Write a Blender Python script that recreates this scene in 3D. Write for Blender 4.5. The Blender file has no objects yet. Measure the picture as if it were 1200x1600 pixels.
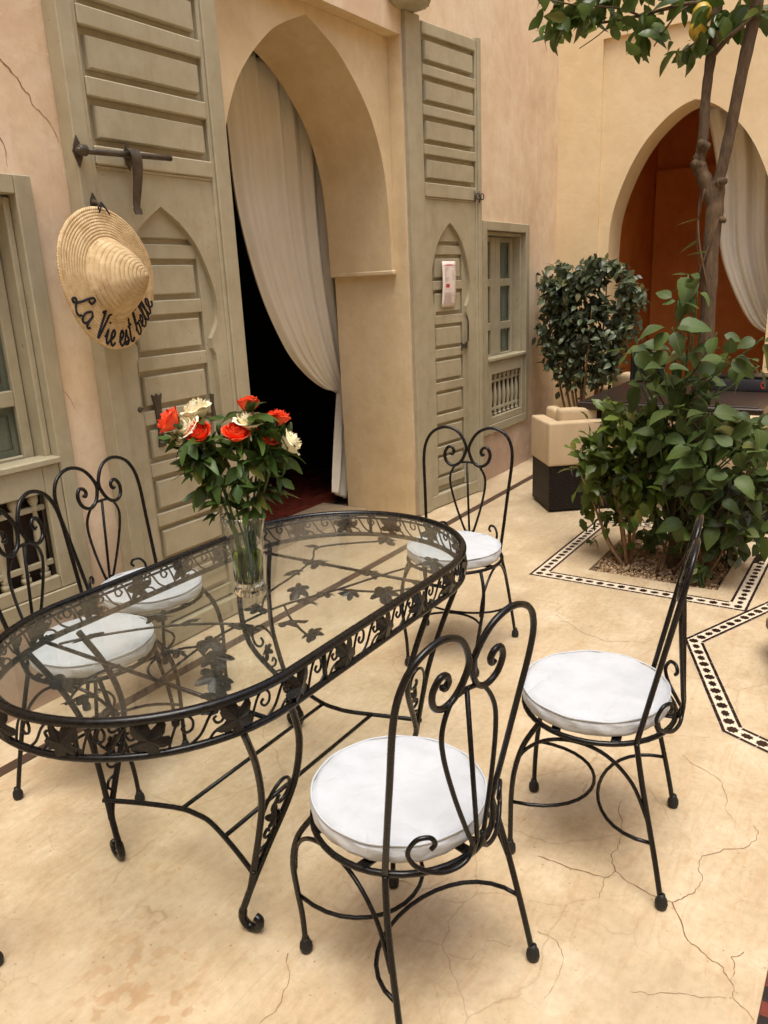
import bpy, bmesh, math, random
from mathutils import Vector, Matrix, Quaternion
random.seed(11)
S = bpy.context.scene
COL = S.collection
R = math.radians
PI = math.pi

# ------------------------------------------------------------------ camera
cam = bpy.data.cameras.new('camera'); camo = bpy.data.objects.new('camera', cam); COL.objects.link(camo)
cam.sensor_fit = 'VERTICAL'; cam.sensor_height = 36.0; cam.lens = 36.0 * 1213 / 1600
cam.clip_start = 0.05; cam.clip_end = 400
_p, _r, _t = .281715, -.04539, .978765
fw = Vector((math.sin(_t)*math.cos(_p), math.cos(_t)*math.cos(_p), -math.sin(_p)))
rt = Vector((math.cos(_t), -math.sin(_t), 0)); up = rt.cross(fw)
rt2 = rt*math.cos(_r) + up*math.sin(_r); up2 = up*math.cos(_r) - rt*math.sin(_r)
camo.matrix_world = Matrix(((rt2.x, up2.x, -fw.x, 0), (rt2.y, up2.y, -fw.y, 0), (rt2.z, up2.z, -fw.z, 1.55), (0, 0, 0, 1)))
S.camera = camo
# ------------------------------------------------------------------ light
SUN_EL, SUN_AZ = 74, 235
W = bpy.data.worlds.new('World'); S.world = W; W.use_nodes = True
wn = W.node_tree.nodes; wl = W.node_tree.links
sky = wn.new('ShaderNodeTexSky'); sky.sky_type = 'NISHITA'; sky.sun_disc = False
sky.sun_elevation = R(SUN_EL); sky.sun_rotation = R(SUN_AZ); sky.dust_density = 3.0; sky.air_density = 1.0; sky.ozone_density = 1.0
wn['Background'].inputs[1].default_value = 0.13
wl.new(sky.outputs[0], wn['Background'].inputs[0])
sun = bpy.data.lights.new('sun', 'SUN'); sun.energy = 1.0; sun.angle = R(28); sun.color = (1, .95, .87)
suno = bpy.data.objects.new('sun', sun); COL.objects.link(suno)
sd = Vector((math.sin(R(SUN_AZ))*math.cos(R(SUN_EL)), math.cos(R(SUN_AZ))*math.cos(R(SUN_EL)), math.sin(R(SUN_EL))))
suno.rotation_euler = sd.to_track_quat('Z', 'Y').to_euler()
S.view_settings.view_transform = 'Standard'; S.view_settings.look = 'None'; S.view_settings.gamma = 1
S.view_settings.use_curve_mapping = False
S.view_settings.exposure = 1.33
S.render.engine = 'CYCLES'
S.cycles.max_bounces = 10; S.cycles.transparent_max_bounces = 24; S.cycles.diffuse_bounces = 6

# ------------------------------------------------------------------ materials
def srgb(r, g, b):
    f = lambda c: (c/255/12.92) if c/255 <= .04045 else ((c/255+.055)/1.055)**2.4
    return (f(r), f(g), f(b), 1)
MATS = {}
class NT:
    def __init__(s, name):
        s.m = bpy.data.materials.new(name); s.m.use_nodes = True; s.t = s.m.node_tree
        s.n = s.t.nodes; s.b = s.n['Principled BSDF']; s.out = s.n['Material Output']; MATS[name] = s.m
        s.tc = s.n.new('ShaderNodeTexCoord')
    def link(s, a, b): s.t.links.new(a, b)
    def noise(s, scale, detail=4, rough=.55, vec=None, dist=0):
        n = s.n.new('ShaderNodeTexNoise'); n.inputs['Scale'].default_value = scale; n.inputs['Detail'].default_value = detail
        n.inputs['Roughness'].default_value = rough; n.inputs['Distortion'].default_value = dist
        s.link(vec if vec else s.tc.outputs['Object'], n.inputs['Vector']); return n.outputs['Fac']
    def mapping(s, scale=(1, 1, 1), loc=(0, 0, 0), src=None):
        n = s.n.new('ShaderNodeMapping'); n.inputs['Scale'].default_value = scale; n.inputs['Location'].default_value = loc
        s.link(src if src else s.tc.outputs['Object'], n.inputs['Vector']); return n.outputs[0]
    def ramp(s, fac, stops, interp='LINEAR'):
        n = s.n.new('ShaderNodeValToRGB'); n.color_ramp.interpolation = interp
        e = n.color_ramp.elements
        while len(e) < len(stops): e.new(.5)
        for k, (p, c) in enumerate(stops):
            e[k].position = p; e[k].color = c if len(c) == 4 else (*c, 1)
        s.link(fac, n.inputs[0]); return n.outputs[0]
    def mix(s, fac, a, b, mode='MIX'):
        n = s.n.new('ShaderNodeMix'); n.data_type = 'RGBA'; n.blend_type = mode; n.clamp_factor = True
        for sock, v in ((n.inputs[0], fac), (n.inputs[6], a), (n.inputs[7], b)):
            if isinstance(v, (int, float)): sock.default_value = v
            elif isinstance(v, tuple): sock.default_value = v
            else: s.link(v, sock)
        return n.outputs[2]
    def math(s, op, a, b=0., c=0.):
        n = s.n.new('ShaderNodeMath'); n.operation = op
        for k, v in enumerate((a, b, c)):
            if isinstance(v, (int, float)): n.inputs[k].default_value = v
            else: s.link(v, n.inputs[k])
        return n.outputs[0]
    def bump(s, h, strength=.3, dist=.01):
        n = s.n.new('ShaderNodeBump'); n.inputs['Strength'].default_value = strength; n.inputs['Distance'].default_value = dist
        s.link(h, n.inputs['Height']); s.link(n.outputs[0], s.b.inputs['Normal']); return n
    def set(s, **k):
        for a, v in k.items():
            i = s.b.inputs[a.replace('_', ' ')]
            if isinstance(v, (int, float, tuple)): i.default_value = v
            else: s.link(v, i)
g3 = lambda v: (v, v, v, 1)

def simple(name, col, rough=.5, metal=0., var=.12, scale=6, bump=0, bscale=60, rand=0., spec=.5, sheen=0.):
    t = NT(name)
    n = t.noise(scale, 5)
    f = t.ramp(n, [(.3, g3(1-var)), (.7, g3(1+var))])
    c = t.mix(1., col, f, 'MULTIPLY')
    if rand:
        oi = t.n.new('ShaderNodeObjectInfo')
        v = t.math('MULTIPLY_ADD', oi.outputs['Random'], 2*rand, 1-rand)
        hs = t.n.new('ShaderNodeHueSaturation'); t.link(c, hs.inputs['Color']); t.link(v, hs.inputs['Value']); c = hs.outputs[0]
    t.set(Base_Color=c, Roughness=rough, Metallic=metal)
    t.b.inputs['Specular IOR Level'].default_value = spec
    if sheen: t.b.inputs['Sheen Weight'].default_value = sheen
    if bump: t.bump(t.noise(bscale, 4), bump, .004)
    return t.m

# polished lime floor with hairline cracks, stains and specks
t = NT('lime_floor')
big = t.noise(1.1, 4, .6); mid = t.noise(5, 6, .62); fine = t.noise(38, 5, .7)
c = t.ramp(big, [(.28, srgb(166, 151, 122)), (.45, srgb(183, 168, 137)), (.58, srgb(190, 176, 147)), (.75, srgb(204, 193, 166))])
c = t.mix(.5, c, t.ramp(mid, [(.3, srgb(146, 128, 99)), (.5, srgb(186, 170, 139)), (.68, srgb(215, 204, 177))]))
c = t.mix(.25, c, t.ramp(fine, [(.35, srgb(170, 138, 100)), (.6, srgb(222, 192, 150))]))
# brush-marks
br = t.noise(6, 4, .6, t.mapping((1, 5, 1)), 1.5)
c = t.mix(t.math('MULTIPLY', t.ramp(br, [(.5, g3(0)), (.72, g3(1))]), .42), c, srgb(172, 136, 96))
# grey worn clouds
gr = t.noise(1.7, 5, .65, t.mapping((1, 1, 1), (7, 3, 0)))
c = t.mix(t.math('MULTIPLY', t.ramp(gr, [(.5, g3(0)), (.7, g3(1))]), .55), c, srgb(168, 150, 122))
# hair cracks: distorted voronoi edges, broken up by a mask
dn = t.n.new('ShaderNodeTexNoise'); dn.inputs['Scale'].default_value = 5; dn.inputs['Detail'].default_value = 6; t.link(t.tc.outputs['Object'], dn.inputs['Vector'])
dv = t.n.new('ShaderNodeMix'); dv.data_type = 'VECTOR'; dv.inputs[0].default_value = .12
t.link(t.tc.outputs['Object'], dv.inputs[4]); t.link(dn.outputs['Color'], dv.inputs[5])
for sc, wdt, lo, hi, amt in ((2.6, .006, .45, .6, .42), (6.5, .010, .5, .64, .25)):
    vo = t.n.new('ShaderNodeTexVoronoi'); vo.feature = 'DISTANCE_TO_EDGE'; vo.inputs['Scale'].default_value = sc; t.link(dv.outputs[1], vo.inputs['Vector'])
    line = t.ramp(vo.outputs['Distance'], [(0, g3(1)), (wdt, g3(0))])
    msk = t.ramp(t.noise(2.2, 3, .5, t.mapping((1, 1, 1), (sc, 0, 0))), [(lo, g3(0)), (hi, g3(1))])
    k = t.math('MULTIPLY', t.math('MULTIPLY', line, msk), amt)
    c = t.mix(k, c, srgb(120, 84, 54))
# small specks
vo = t.n.new('ShaderNodeTexVoronoi'); vo.inputs['Scale'].default_value = 26; t.link(t.tc.outputs['Object'], vo.inputs['Vector'])
sp = t.ramp(vo.outputs['Distance'], [(.04, g3(1)), (.09, g3(0))])
spm = t.ramp(t.noise(3.2, 2), [(.46, g3(0)), (.60, g3(1))])
c = t.mix(t.math('MULTIPLY', t.math('MULTIPLY', sp, spm), .7), c, srgb(104, 66, 40))
for sc2, loc2, col2, am2 in ((11., (3, 1, 0), srgb(150, 120, 88), .5), (55., (1, 5, 0), srgb(96, 66, 44), .55)):
    vo = t.n.new('ShaderNodeTexVoronoi'); vo.inputs['Scale'].default_value = sc2; t.link(t.mapping((1, 1, 1), loc2), vo.inputs['Vector'])
    cs = t.n.new('ShaderNodeSeparateColor'); t.link(vo.outputs['Color'], cs.inputs[0])
    pick = t.math('GREATER_THAN', cs.outputs[0], .72); sz = t.math('MULTIPLY', cs.outputs[1], .16)
    dot = t.math('MULTIPLY', t.math('LESS_THAN', vo.outputs['Distance'], sz), pick)
    c = t.mix(t.math('MULTIPLY', dot, am2*.6), c, col2)
# damp blots near the left end of the table
sx = t.n.new('ShaderNodeSeparateXYZ'); t.link(t.tc.outputs['Object'], sx.inputs[0])
dx = t.math('SUBTRACT', sx.outputs[0], .74); dy = t.math('SUBTRACT', sx.outputs[1], 1.19)
ax = t.math('ADD', t.math('MULTIPLY', dx, .6), t.math('MULTIPLY', dy, .8)); ay = t.math('SUBTRACT', t.math('MULTIPLY', dx, .8), t.math('MULTIPLY', dy, .6))
rr = t.math('ADD', t.math('POWER', t.math('DIVIDE', ax, .46), 2), t.math('POWER', t.math('DIVIDE', ay, .2), 2))
zone = t.ramp(rr, [(.2, g3(1)), (1., g3(0))])
bl = t.ramp(t.noise(21, 2, .5), [(.53, g3(0)), (.56, g3(1))])
damp = t.math('MULTIPLY', t.math('MULTIPLY', zone, bl), .34)
c = t.mix(damp, c, srgb(158, 112, 62))
t.set(Base_Color=c, Roughness=t.ramp(mid, [(.3, g3(.36)), (.7, g3(.58))]))
t.bump(t.math('ADD', t.math('MULTIPLY', fine, .3), t.math('MULTIPLY', mid, 1.)), .16, .006)

def plaster(name, a, b, cdk, streak=.3, seed=0., low=None):
    t = NT(name)
    n1 = t.noise(1.3, 5, .6, t.mapping((1, 1, 1), (seed, 0, 0))); n2 = t.noise(7, 6, .65, t.mapping((1, 1, 1), (0, seed, 0)))
    c = t.ramp(n1, [(.3, cdk), (.5, a), (.7, b)])
    c = t.mix(.42, c, t.ramp(n2, [(.3, cdk), (.55, a), (.75, b)]))
    st = t.noise(3.2, 5, .65, t.mapping((2.4, 2.4, .45), (seed, seed, 0)), .6)
    c = t.mix(t.math('MULTIPLY', t.ramp(st, [(.52, g3(0)), (.7, g3(1))]), streak), c, b)
    st2 = t.noise(4.0, 5, .7, t.mapping((2, 2, .5), (seed+4, 1, 2)), .8)
    c = t.mix(t.math('MULTIPLY', t.ramp(st2, [(.55, g3(0)), (.74, g3(1))]), streak), c, cdk)
    if low:      # rubbed, bare band above the floor with a ragged upper edge
        sx = t.n.new('ShaderNodeSeparateXYZ'); t.link(t.tc.outputs['Object'], sx.inputs[0])
        h = t.math('ADD', sx.outputs[2], t.math('MULTIPLY', t.math('SUBTRACT', n1, .5), 1.2))
        h = t.math('ADD', h, t.math('MULTIPLY', t.math('SUBTRACT', n2, .5), .7))
        f = t.ramp(h, [(.1, g3(.75)), (.55, g3(.35)), (1.0, g3(0))])
        c = t.mix(f, c, low)
    n3 = t.noise(26, 6, .7, t.mapping((1, 1, 1), (seed, 2, seed)), 1.); c = t.mix(t.math('MULTIPLY', t.ramp(n3, [(.5, g3(0)), (.72, g3(1))]), .3), c, cdk)
    tw = t.noise(5, 3, .5, t.mapping((1, 1, 1), (3, seed, 1)), 3.)
    t.set(Base_Color=c, Roughness=.62)
    t.bump(t.math('ADD', t.math('ADD', n2, t.math('MULTIPLY', tw, .8)), t.math('MULTIPLY', n3, .35)), .26, .009)
    return t.m
plaster('ochre_plaster', srgb(224, 202, 168), srgb(238, 221, 196), srgb(202, 170, 138), .5, 0., srgb(156, 128, 112))
plaster('yellow_plaster', srgb(228, 204, 158), srgb(236, 214, 172), srgb(216, 188, 142), .15, 5.)
plaster('arch_plaster', srgb(212, 190, 148), srgb(226, 206, 170), srgb(192, 166, 124), .25, 9.)
plaster('rust_plaster', srgb(232, 146, 62), srgb(240, 160, 76), srgb(210, 118, 44), .25, 2.)
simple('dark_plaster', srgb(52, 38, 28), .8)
# grey green painted wood
t = NT('green_paint')
n1 = t.noise(2.0, 4); n2 = t.noise(11, 6, .65)
c = t.ramp(n1, [(.3, srgb(156, 148, 120)), (.55, srgb(168, 159, 130)), (.75, srgb(178, 170, 143))])
c = t.mix(.3, c, t.ramp(n2, [(.35, srgb(146, 135, 107)), (.6, srgb(178, 169, 143))]))
w = t.ramp(t.noise(22, 6, .7), [(.66, g3(0)), (.74, g3(1))])
c = t.mix(t.math('MULTIPLY', w, .35), c, srgb(112, 94, 66))
dr = t.ramp(t.noise(3.5, 5, .7, t.mapping((1.6, 1.6, .5), (4, 2, 1)), .6), [(.52, g3(0)), (.74, g3(1))]); c = t.mix(t.math('MULTIPLY', dr, .38), c, srgb(128, 112, 84))
ch = t.ramp(t.noise(34, 4, .6, t.mapping((1, 1, 1), (9, 2, 5)), .5), [(.69, g3(0)), (.71, g3(1))]); c = t.mix(t.math('MULTIPLY', ch, .55), c, srgb(104, 84, 58))
bs = t.noise(14, 4, .6, t.mapping((6, 6, .35))); c = t.mix(.05, c, t.ramp(bs, [(.35, srgb(126, 114, 86)), (.65, srgb(184, 175, 146))]))
t.set(Base_Color=c, Roughness=t.ramp(n2, [(.3, g3(.42)), (.7, g3(.6))])); t.bump(t.math('ADD', t.math('ADD', n2, t.math('MULTIPLY', bs, .15)), t.math('MULTIPLY', ch, -.6)), .14, .003)
# black iron
t = NT('black_iron')
n = t.noise(60, 4)
t.set(Base_Color=t.ramp(n, [(.3, g3(.0025)), (.7, (.006, .0055, .005, 1))]), Roughness=t.ramp(n, [(.3, g3(.2)), (.7, g3(.36))]))
t.b.inputs['Specular IOR Level'].default_value = .32
t.bump(t.noise(90, 3), .06, .001)
simple('aged_iron', (.085, .068, .048, 1), .5, .55, .35, 25, .35, 90)
simple('black_rubber', (.006, .006, .006, 1), .6)
t = NT('white_cloth')
oi = t.n.new('ShaderNodeObjectInfo'); shf = t.n.new('ShaderNodeVectorMath'); shf.operation = 'ADD'; t.link(t.tc.outputs['Object'], shf.inputs[0]); t.link(oi.outputs['Location'], shf.inputs[1]); vec = shf.outputs[0]
n1 = t.noise(9, 5, .6, vec); 
c = t.ramp(n1, [(.3, srgb(178, 183, 186)), (.6, srgb(188, 193, 196)), (.8, srgb(192, 196, 198))])
stn = t.ramp(t.noise(5, 4, .6, vec), [(.6, g3(0)), (.75, g3(1))]); c = t.mix(t.math('MULTIPLY', stn, .14), c, srgb(170, 160, 136))
t.set(Base_Color=c, Roughness=.85); t.b.inputs['Sheen Weight'].default_value = .1
dn = t.n.new('ShaderNodeTexNoise'); dn.inputs['Scale'].default_value = 4; dn.inputs['Detail'].default_value = 2; t.link(vec, dn.inputs['Vector'])
dv = t.n.new('ShaderNodeMix'); dv.data_type = 'VECTOR'; dv.inputs[0].default_value = .35; t.link(vec, dv.inputs[4]); t.link(dn.outputs['Color'], dv.inputs[5])
vo = t.n.new('ShaderNodeTexVoronoi'); vo.feature = 'DISTANCE_TO_EDGE'; vo.inputs['Scale'].default_value = 7; t.link(dv.outputs[1], vo.inputs['Vector'])
cre = t.ramp(vo.outputs['Distance'], [(0, g3(0)), (.05, g3(.7)), (.15, g3(1))])
msk = t.ramp(t.noise(4, 2, .5, vec), [(.4, g3(0)), (.6, g3(1))])
h = t.math('ADD', t.math('MULTIPLY', t.math('MULTIPLY', cre, msk), .9), t.math('MULTIPLY', t.noise(16, 4, .6, vec, 1.2), 1.1))
t.bump(t.math('ADD', h, t.math('MULTIPLY', t.noise(420, 2), .12)), .38, .006)
simple('beige_canvas', srgb(196, 174, 138), .85, 0, .08, 6, .3, 260, 0, .2, .1)
t = NT('curtain_cloth')
wv = t.noise(3, 3)
t.set(Base_Color=t.ramp(wv, [(.3, srgb(234, 227, 203)), (.7, srgb(243, 238, 220))]), Roughness=.9)
t.bump(t.noise(400, 2), .15, .001)
tr = t.n.new('ShaderNodeBsdfTranslucent'); tr.inputs[0].default_value = srgb(210, 190, 158)
mx = t.n.new('ShaderNodeMixShader'); mx.inputs[0].default_value = .2
t.link(t.b.outputs[0], mx.inputs[1]); t.link(tr.outputs[0], mx.inputs[2]); t.link(mx.outputs[0], t.out.inputs[0])
# glass (clear sheet: straight-through plus mirror reflection by Fresnel)
def thin_glass(name, tint, ior, rough=.0, dirt=0.):
    t = NT(name); t.n.remove(t.b)
    tp = t.n.new('ShaderNodeBsdfTransparent'); tp.inputs[0].default_value = tint
    gl = t.n.new('ShaderNodeBsdfGlossy'); gl.inputs['Roughness'].default_value = rough; gl.inputs[0].default_value = (1, 1, 1, 1)
    lw_ = t.n.new('ShaderNodeLayerWeight'); lw_.inputs[0].default_value = .5; f0 = ((ior-1)/(ior+1))**2
    fr = t.math('MULTIPLY_ADD', t.math('POWER', lw_.outputs['Facing'], 5.), 1-f0, f0)
    mx = t.n.new('ShaderNodeMixShader'); t.link(fr, mx.inputs[0]); t.link(tp.outputs[0], mx.inputs[1]); t.link(gl.outputs[0], mx.inputs[2])
    o = mx.outputs[0]
    if dirt:
        d = t.n.new('ShaderNodeBsdfDiffuse'); d.inputs[0].default_value = srgb(190, 185, 175)
        m2 = t.n.new('ShaderNodeMixShader')
        f = t.math('MULTIPLY', t.ramp(t.noise(5, 6, .7), [(.4, g3(.3)), (.75, g3(1))]), dirt)
        t.link(f, m2.inputs[0]); t.link(o, m2.inputs[1]); t.link(d.outputs[0], m2.inputs[2]); o = m2.outputs[0]
    t.link(o, t.out.inputs[0]); return t.m
thin_glass('table_glass', (.955, .975, .96, 1), 1.52, 0, .025)
thin_glass('pane_glass', (.72, .78, .74, 1), 1.5, .02, .12)
for nm_, ior_, col_ in (('vase_glass', 1.46, (.97, .98, .97, 1)), ('vase_water', 1.12, (.52, .64, .28, 1))):
    t = NT(nm_); t.n.remove(t.b); gb = t.n.new('ShaderNodeBsdfGlass'); gb.inputs['IOR'].default_value = ior_; gb.inputs['Color'].default_value = col_; gb.inputs['Roughness'].default_value = 0; t.link(gb.outputs[0], t.out.inputs[0])
# straw
t = NT('straw')
gen = t.tc.outputs['Object']
sx = t.n.new('ShaderNodeSeparateXYZ'); t.link(gen, sx.inputs[0])
rad = t.math('SQRT', t.math('ADD', t.math('POWER', sx.outputs[0], 2), t.math('POWER', sx.outputs[2], 2)))
ang = t.math('ARCTAN2', sx.outputs[2], sx.outputs[0])
br1 = t.math('SINE', t.math('ADD', t.math('MULTIPLY', ang, 150), t.math('MULTIPLY', rad, 900)))
n = t.noise(30, 5)
c = t.ramp(n, [(.3, srgb(190, 160, 110)), (.55, srgb(216, 190, 142)), (.75, srgb(232, 210, 166))])
c = t.mix(t.ramp(br1, [(.0, g3(.0)), (1., g3(.5))]), c, srgb(168, 132, 82))
gap = t.math('SINE', t.math('MULTIPLY', rad, 2*PI*24/.258)); gm = t.ramp(t.noise(22, 3), [(.45, g3(0)), (.62, g3(1))])
c = t.mix(t.math('MULTIPLY', t.math('MULTIPLY', t.ramp(gap, [(.75, g3(0)), (1., g3(1))]), gm), .6), c, srgb(120, 88, 50))
t.set(Base_Color=c, Roughness=.6); t.bump(br1, .6, .0015)
simple('black_wool', (.008, .008, .011, 1), .95, 0, .2, 90, .6, 500)
t = NT('bark')
n1 = t.noise(9, 6, .7, t.mapping((1, 1, .35))); n2 = t.noise(60, 5, .7, t.mapping((1, 1, .3)))
c = t.ramp(n1, [(.3, srgb(46, 35, 24)), (.5, srgb(82, 63, 41)), (.7, srgb(108, 87, 60))]); c = t.mix(.45, c, t.ramp(n2, [(.35, srgb(42, 32, 22)), (.65, srgb(112, 91, 64))]))
t.set(Base_Color=c, Roughness=.9); t.bump(t.math('ADD', n1, t.math('MULTIPLY', n2, .5)), .8, .012)
simple('bark_pale', srgb(134, 104, 72), .85, 0, .25, 20, .5, 60)
simple('dry_twig', srgb(96, 72, 50), .9, 0, .3, 20)
def leaf_mat(name, a, b, rough=.42, trans=.22, rand=.3, tcol=None, rib=0.):
    t = NT(name)
    oi = t.n.new('ShaderNodeObjectInfo'); gi = t.n.new('ShaderNodeNewGeometry')
    n = t.noise(14, 4)
    rnd = t.math('FRACT', t.math('ADD', oi.outputs['Random'], gi.outputs['Random Per Island']))
    c = t.mix(t.math('ADD', t.math('MULTIPLY', rnd, .8), t.math('MULTIPLY', n, .25)), a, b)
    hs = t.n.new('ShaderNodeHueSaturation'); t.link(c, hs.inputs['Color'])
    t.link(t.math('MULTIPLY_ADD', t.math('FRACT', t.math('MULTIPLY', rnd, 7.31)), 2*rand, 1-rand), hs.inputs['Value'])
    old = t.ramp(t.math('FRACT', t.math('MULTIPLY', rnd, 13.7)), [(.90, g3(0)), (.97, g3(1))]); spt = t.ramp(t.noise(60, 3), [(.58, g3(0)), (.68, g3(1))])
    col = t.mix(t.math('MULTIPLY', old, .55), hs.outputs[0], (.20, .17, .035, 1)); col = t.mix(t.math('MULTIPLY', t.math('MULTIPLY', spt, old), .8), col, (.10, .06, .025, 1))
    if rib:      # pale midrib and side veins, in the leaf's own coordinates
        sx = t.n.new('ShaderNodeSeparateXYZ'); t.link(t.tc.outputs['Object'], sx.inputs[0]); axx = t.math('ABSOLUTE', sx.outputs[0])
        mid_ = t.ramp(axx, [(.0012, g3(1)), (.0026, g3(0))])
        vn = t.math('SINE', t.math('MULTIPLY', t.math('SUBTRACT', sx.outputs[1], t.math('MULTIPLY', axx, .8)), 2*PI/.021)); vn = t.ramp(vn, [(.93, g3(0)), (1., g3(.5))])
        col = t.mix(t.math('MULTIPLY', t.math('MAXIMUM', mid_, vn), rib), col, (.16, .2, .08, 1))
    t.set(Base_Color=col, Roughness=rough); t.b.inputs['Specular IOR Level'].default_value = .35
    t.bump(t.noise(40, 3), .12, .003)
    tr = t.n.new('ShaderNodeBsdfTranslucent'); t.link(t.mix(.5, col, tcol or b), tr.inputs[0])
    mx = t.n.new('ShaderNodeMixShader'); mx.inputs[0].default_value = trans
    t.link(t.b.outputs[0], mx.inputs[1]); t.link(tr.outputs[0], mx.inputs[2]); t.link(mx.outputs[0], t.out.inputs[0]); return t.m
leaf_mat('leaf_big', (.036, .066, .015, 1), (.08, .122, .027, 1), .5, .25, .35, None, .5)
leaf_mat('leaf_shrub', (.036, .066, .012, 1), (.11, .155, .022, 1), .36, .25, .4)
leaf_mat('leaf_lemon', (.036, .066, .012, 1), (.10, .15, .028, 1), .33, .3)
leaf_mat('leaf_ficus', (.042, .062, .028, 1), (.11, .135, .072, 1), .36, .15, .45)
leaf_mat('leaf_dark', (.03, .04, .02, 1), (.06, .05, .028, 1), .6, .15)
leaf_mat('leaf_rose', (.02, .05, .008, 1), (.065, .115, .02, 1), .4, .25, .45)
simple('stem_green', (.05, .10, .025, 1), .45)
t = NT('red_petal')
t.set(Base_Color=t.ramp(t.noise(30, 3), [(.3, srgb(232, 62, 24)), (.7, srgb(252, 98, 48))]), Roughness=.5)
t.b.inputs['Subsurface Weight'].default_value = .15; t.b.inputs['Subsurface Radius'].default_value = (.01, .003, .002); t.b.inputs['Subsurface Scale'].default_value = .3
t = NT('white_petal')
t.set(Base_Color=t.ramp(t.noise(30, 3), [(.3, srgb(240, 232, 190)), (.7, srgb(250, 246, 220))]), Roughness=.5)
simple('lemon_skin', srgb(176, 148, 44), .4, 0, .2, 8, .3, 120)
simple('gravel', srgb(168, 140, 104), .85, 0, .3, 40, 0, 60, .0)
t = NT('pebble')
gi = t.n.new('ShaderNodeNewGeometry')
t.set(Base_Color=t.ramp(gi.outputs['Random Per Island'], [(0, srgb(120, 94, 66)), (.4, srgb(168, 138, 100)), (.75, srgb(196, 170, 132)), (1, srgb(140, 118, 92))]), Roughness=.8)
simple('soil', srgb(92, 70, 48), .95, 0, .3, 20, .6, 50)
simple('mosaic_white', srgb(214, 200, 176), .4, 0, .1, 12, .1, 60, .05)
simple('mosaic_brown', srgb(38, 19, 13), .35, 0, .3, 30, .1, 60, .3)
simple('band_stone', srgb(72, 54, 42), .45, 0, .25, 9, .1, 60)
simple('threshold_stone', srgb(160, 140, 112), .55, 0, .15, 8, .15, 50)
simple('red_tile', srgb(104, 44, 30), .42, 0, .25, 20, .15, 60, .25)
simple('black_tile', srgb(30, 20, 16), .4, 0, .2, 20, .1, 60, .2)
simple('grout', srgb(96, 74, 58), .9)
t = NT('wicker')
vecm = t.tc.outputs['Object']
sx = t.n.new('ShaderNodeSeparateXYZ'); t.link(vecm, sx.inputs[0])
cell = t.math('MULTIPLY', t.math('SINE', t.math('MULTIPLY', t.math('ADD', sx.outputs[0], sx.outputs[1]), 260)), t.math('SINE', t.math('MULTIPLY', sx.outputs[2], 260)))
t.set(Base_Color=t.ramp(cell, [(.2, srgb(20, 14, 10)), (.8, srgb(44, 32, 24))]), Roughness=.45); t.bump(cell, .9, .003); t.b.inputs['Specular IOR Level'].default_value = .2
simple('table_lacquer', srgb(50, 38, 32), .3, 0, .15, 8)
simple('grey_plastic', srgb(52, 52, 56), .4)
simple('black_plastic', srgb(14, 14, 16), .35)
simple('logo_red', srgb(196, 40, 40), .5)
simple('paper', srgb(232, 218, 206), .7, 0, .04, 12)
simple('print_red', srgb(186, 50, 54), .7, 0, .2, 200)
simple('print_grey', srgb(150, 136, 134), .7, 0, .3, 300)
simple('crack', srgb(130, 97, 66), .9, 0, .3, 30)
simple('crack_wall', srgb(150, 104, 76), .9, 0, .2, 30)
simple('dim_card', srgb(150, 128, 96), .7)
simple('basin_stone', srgb(110, 82, 56), .5, 0, .2, 10, .2, 50)
simple('lace', srgb(150, 160, 146), .9, 0, .1, 40)
M = MATS

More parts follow.
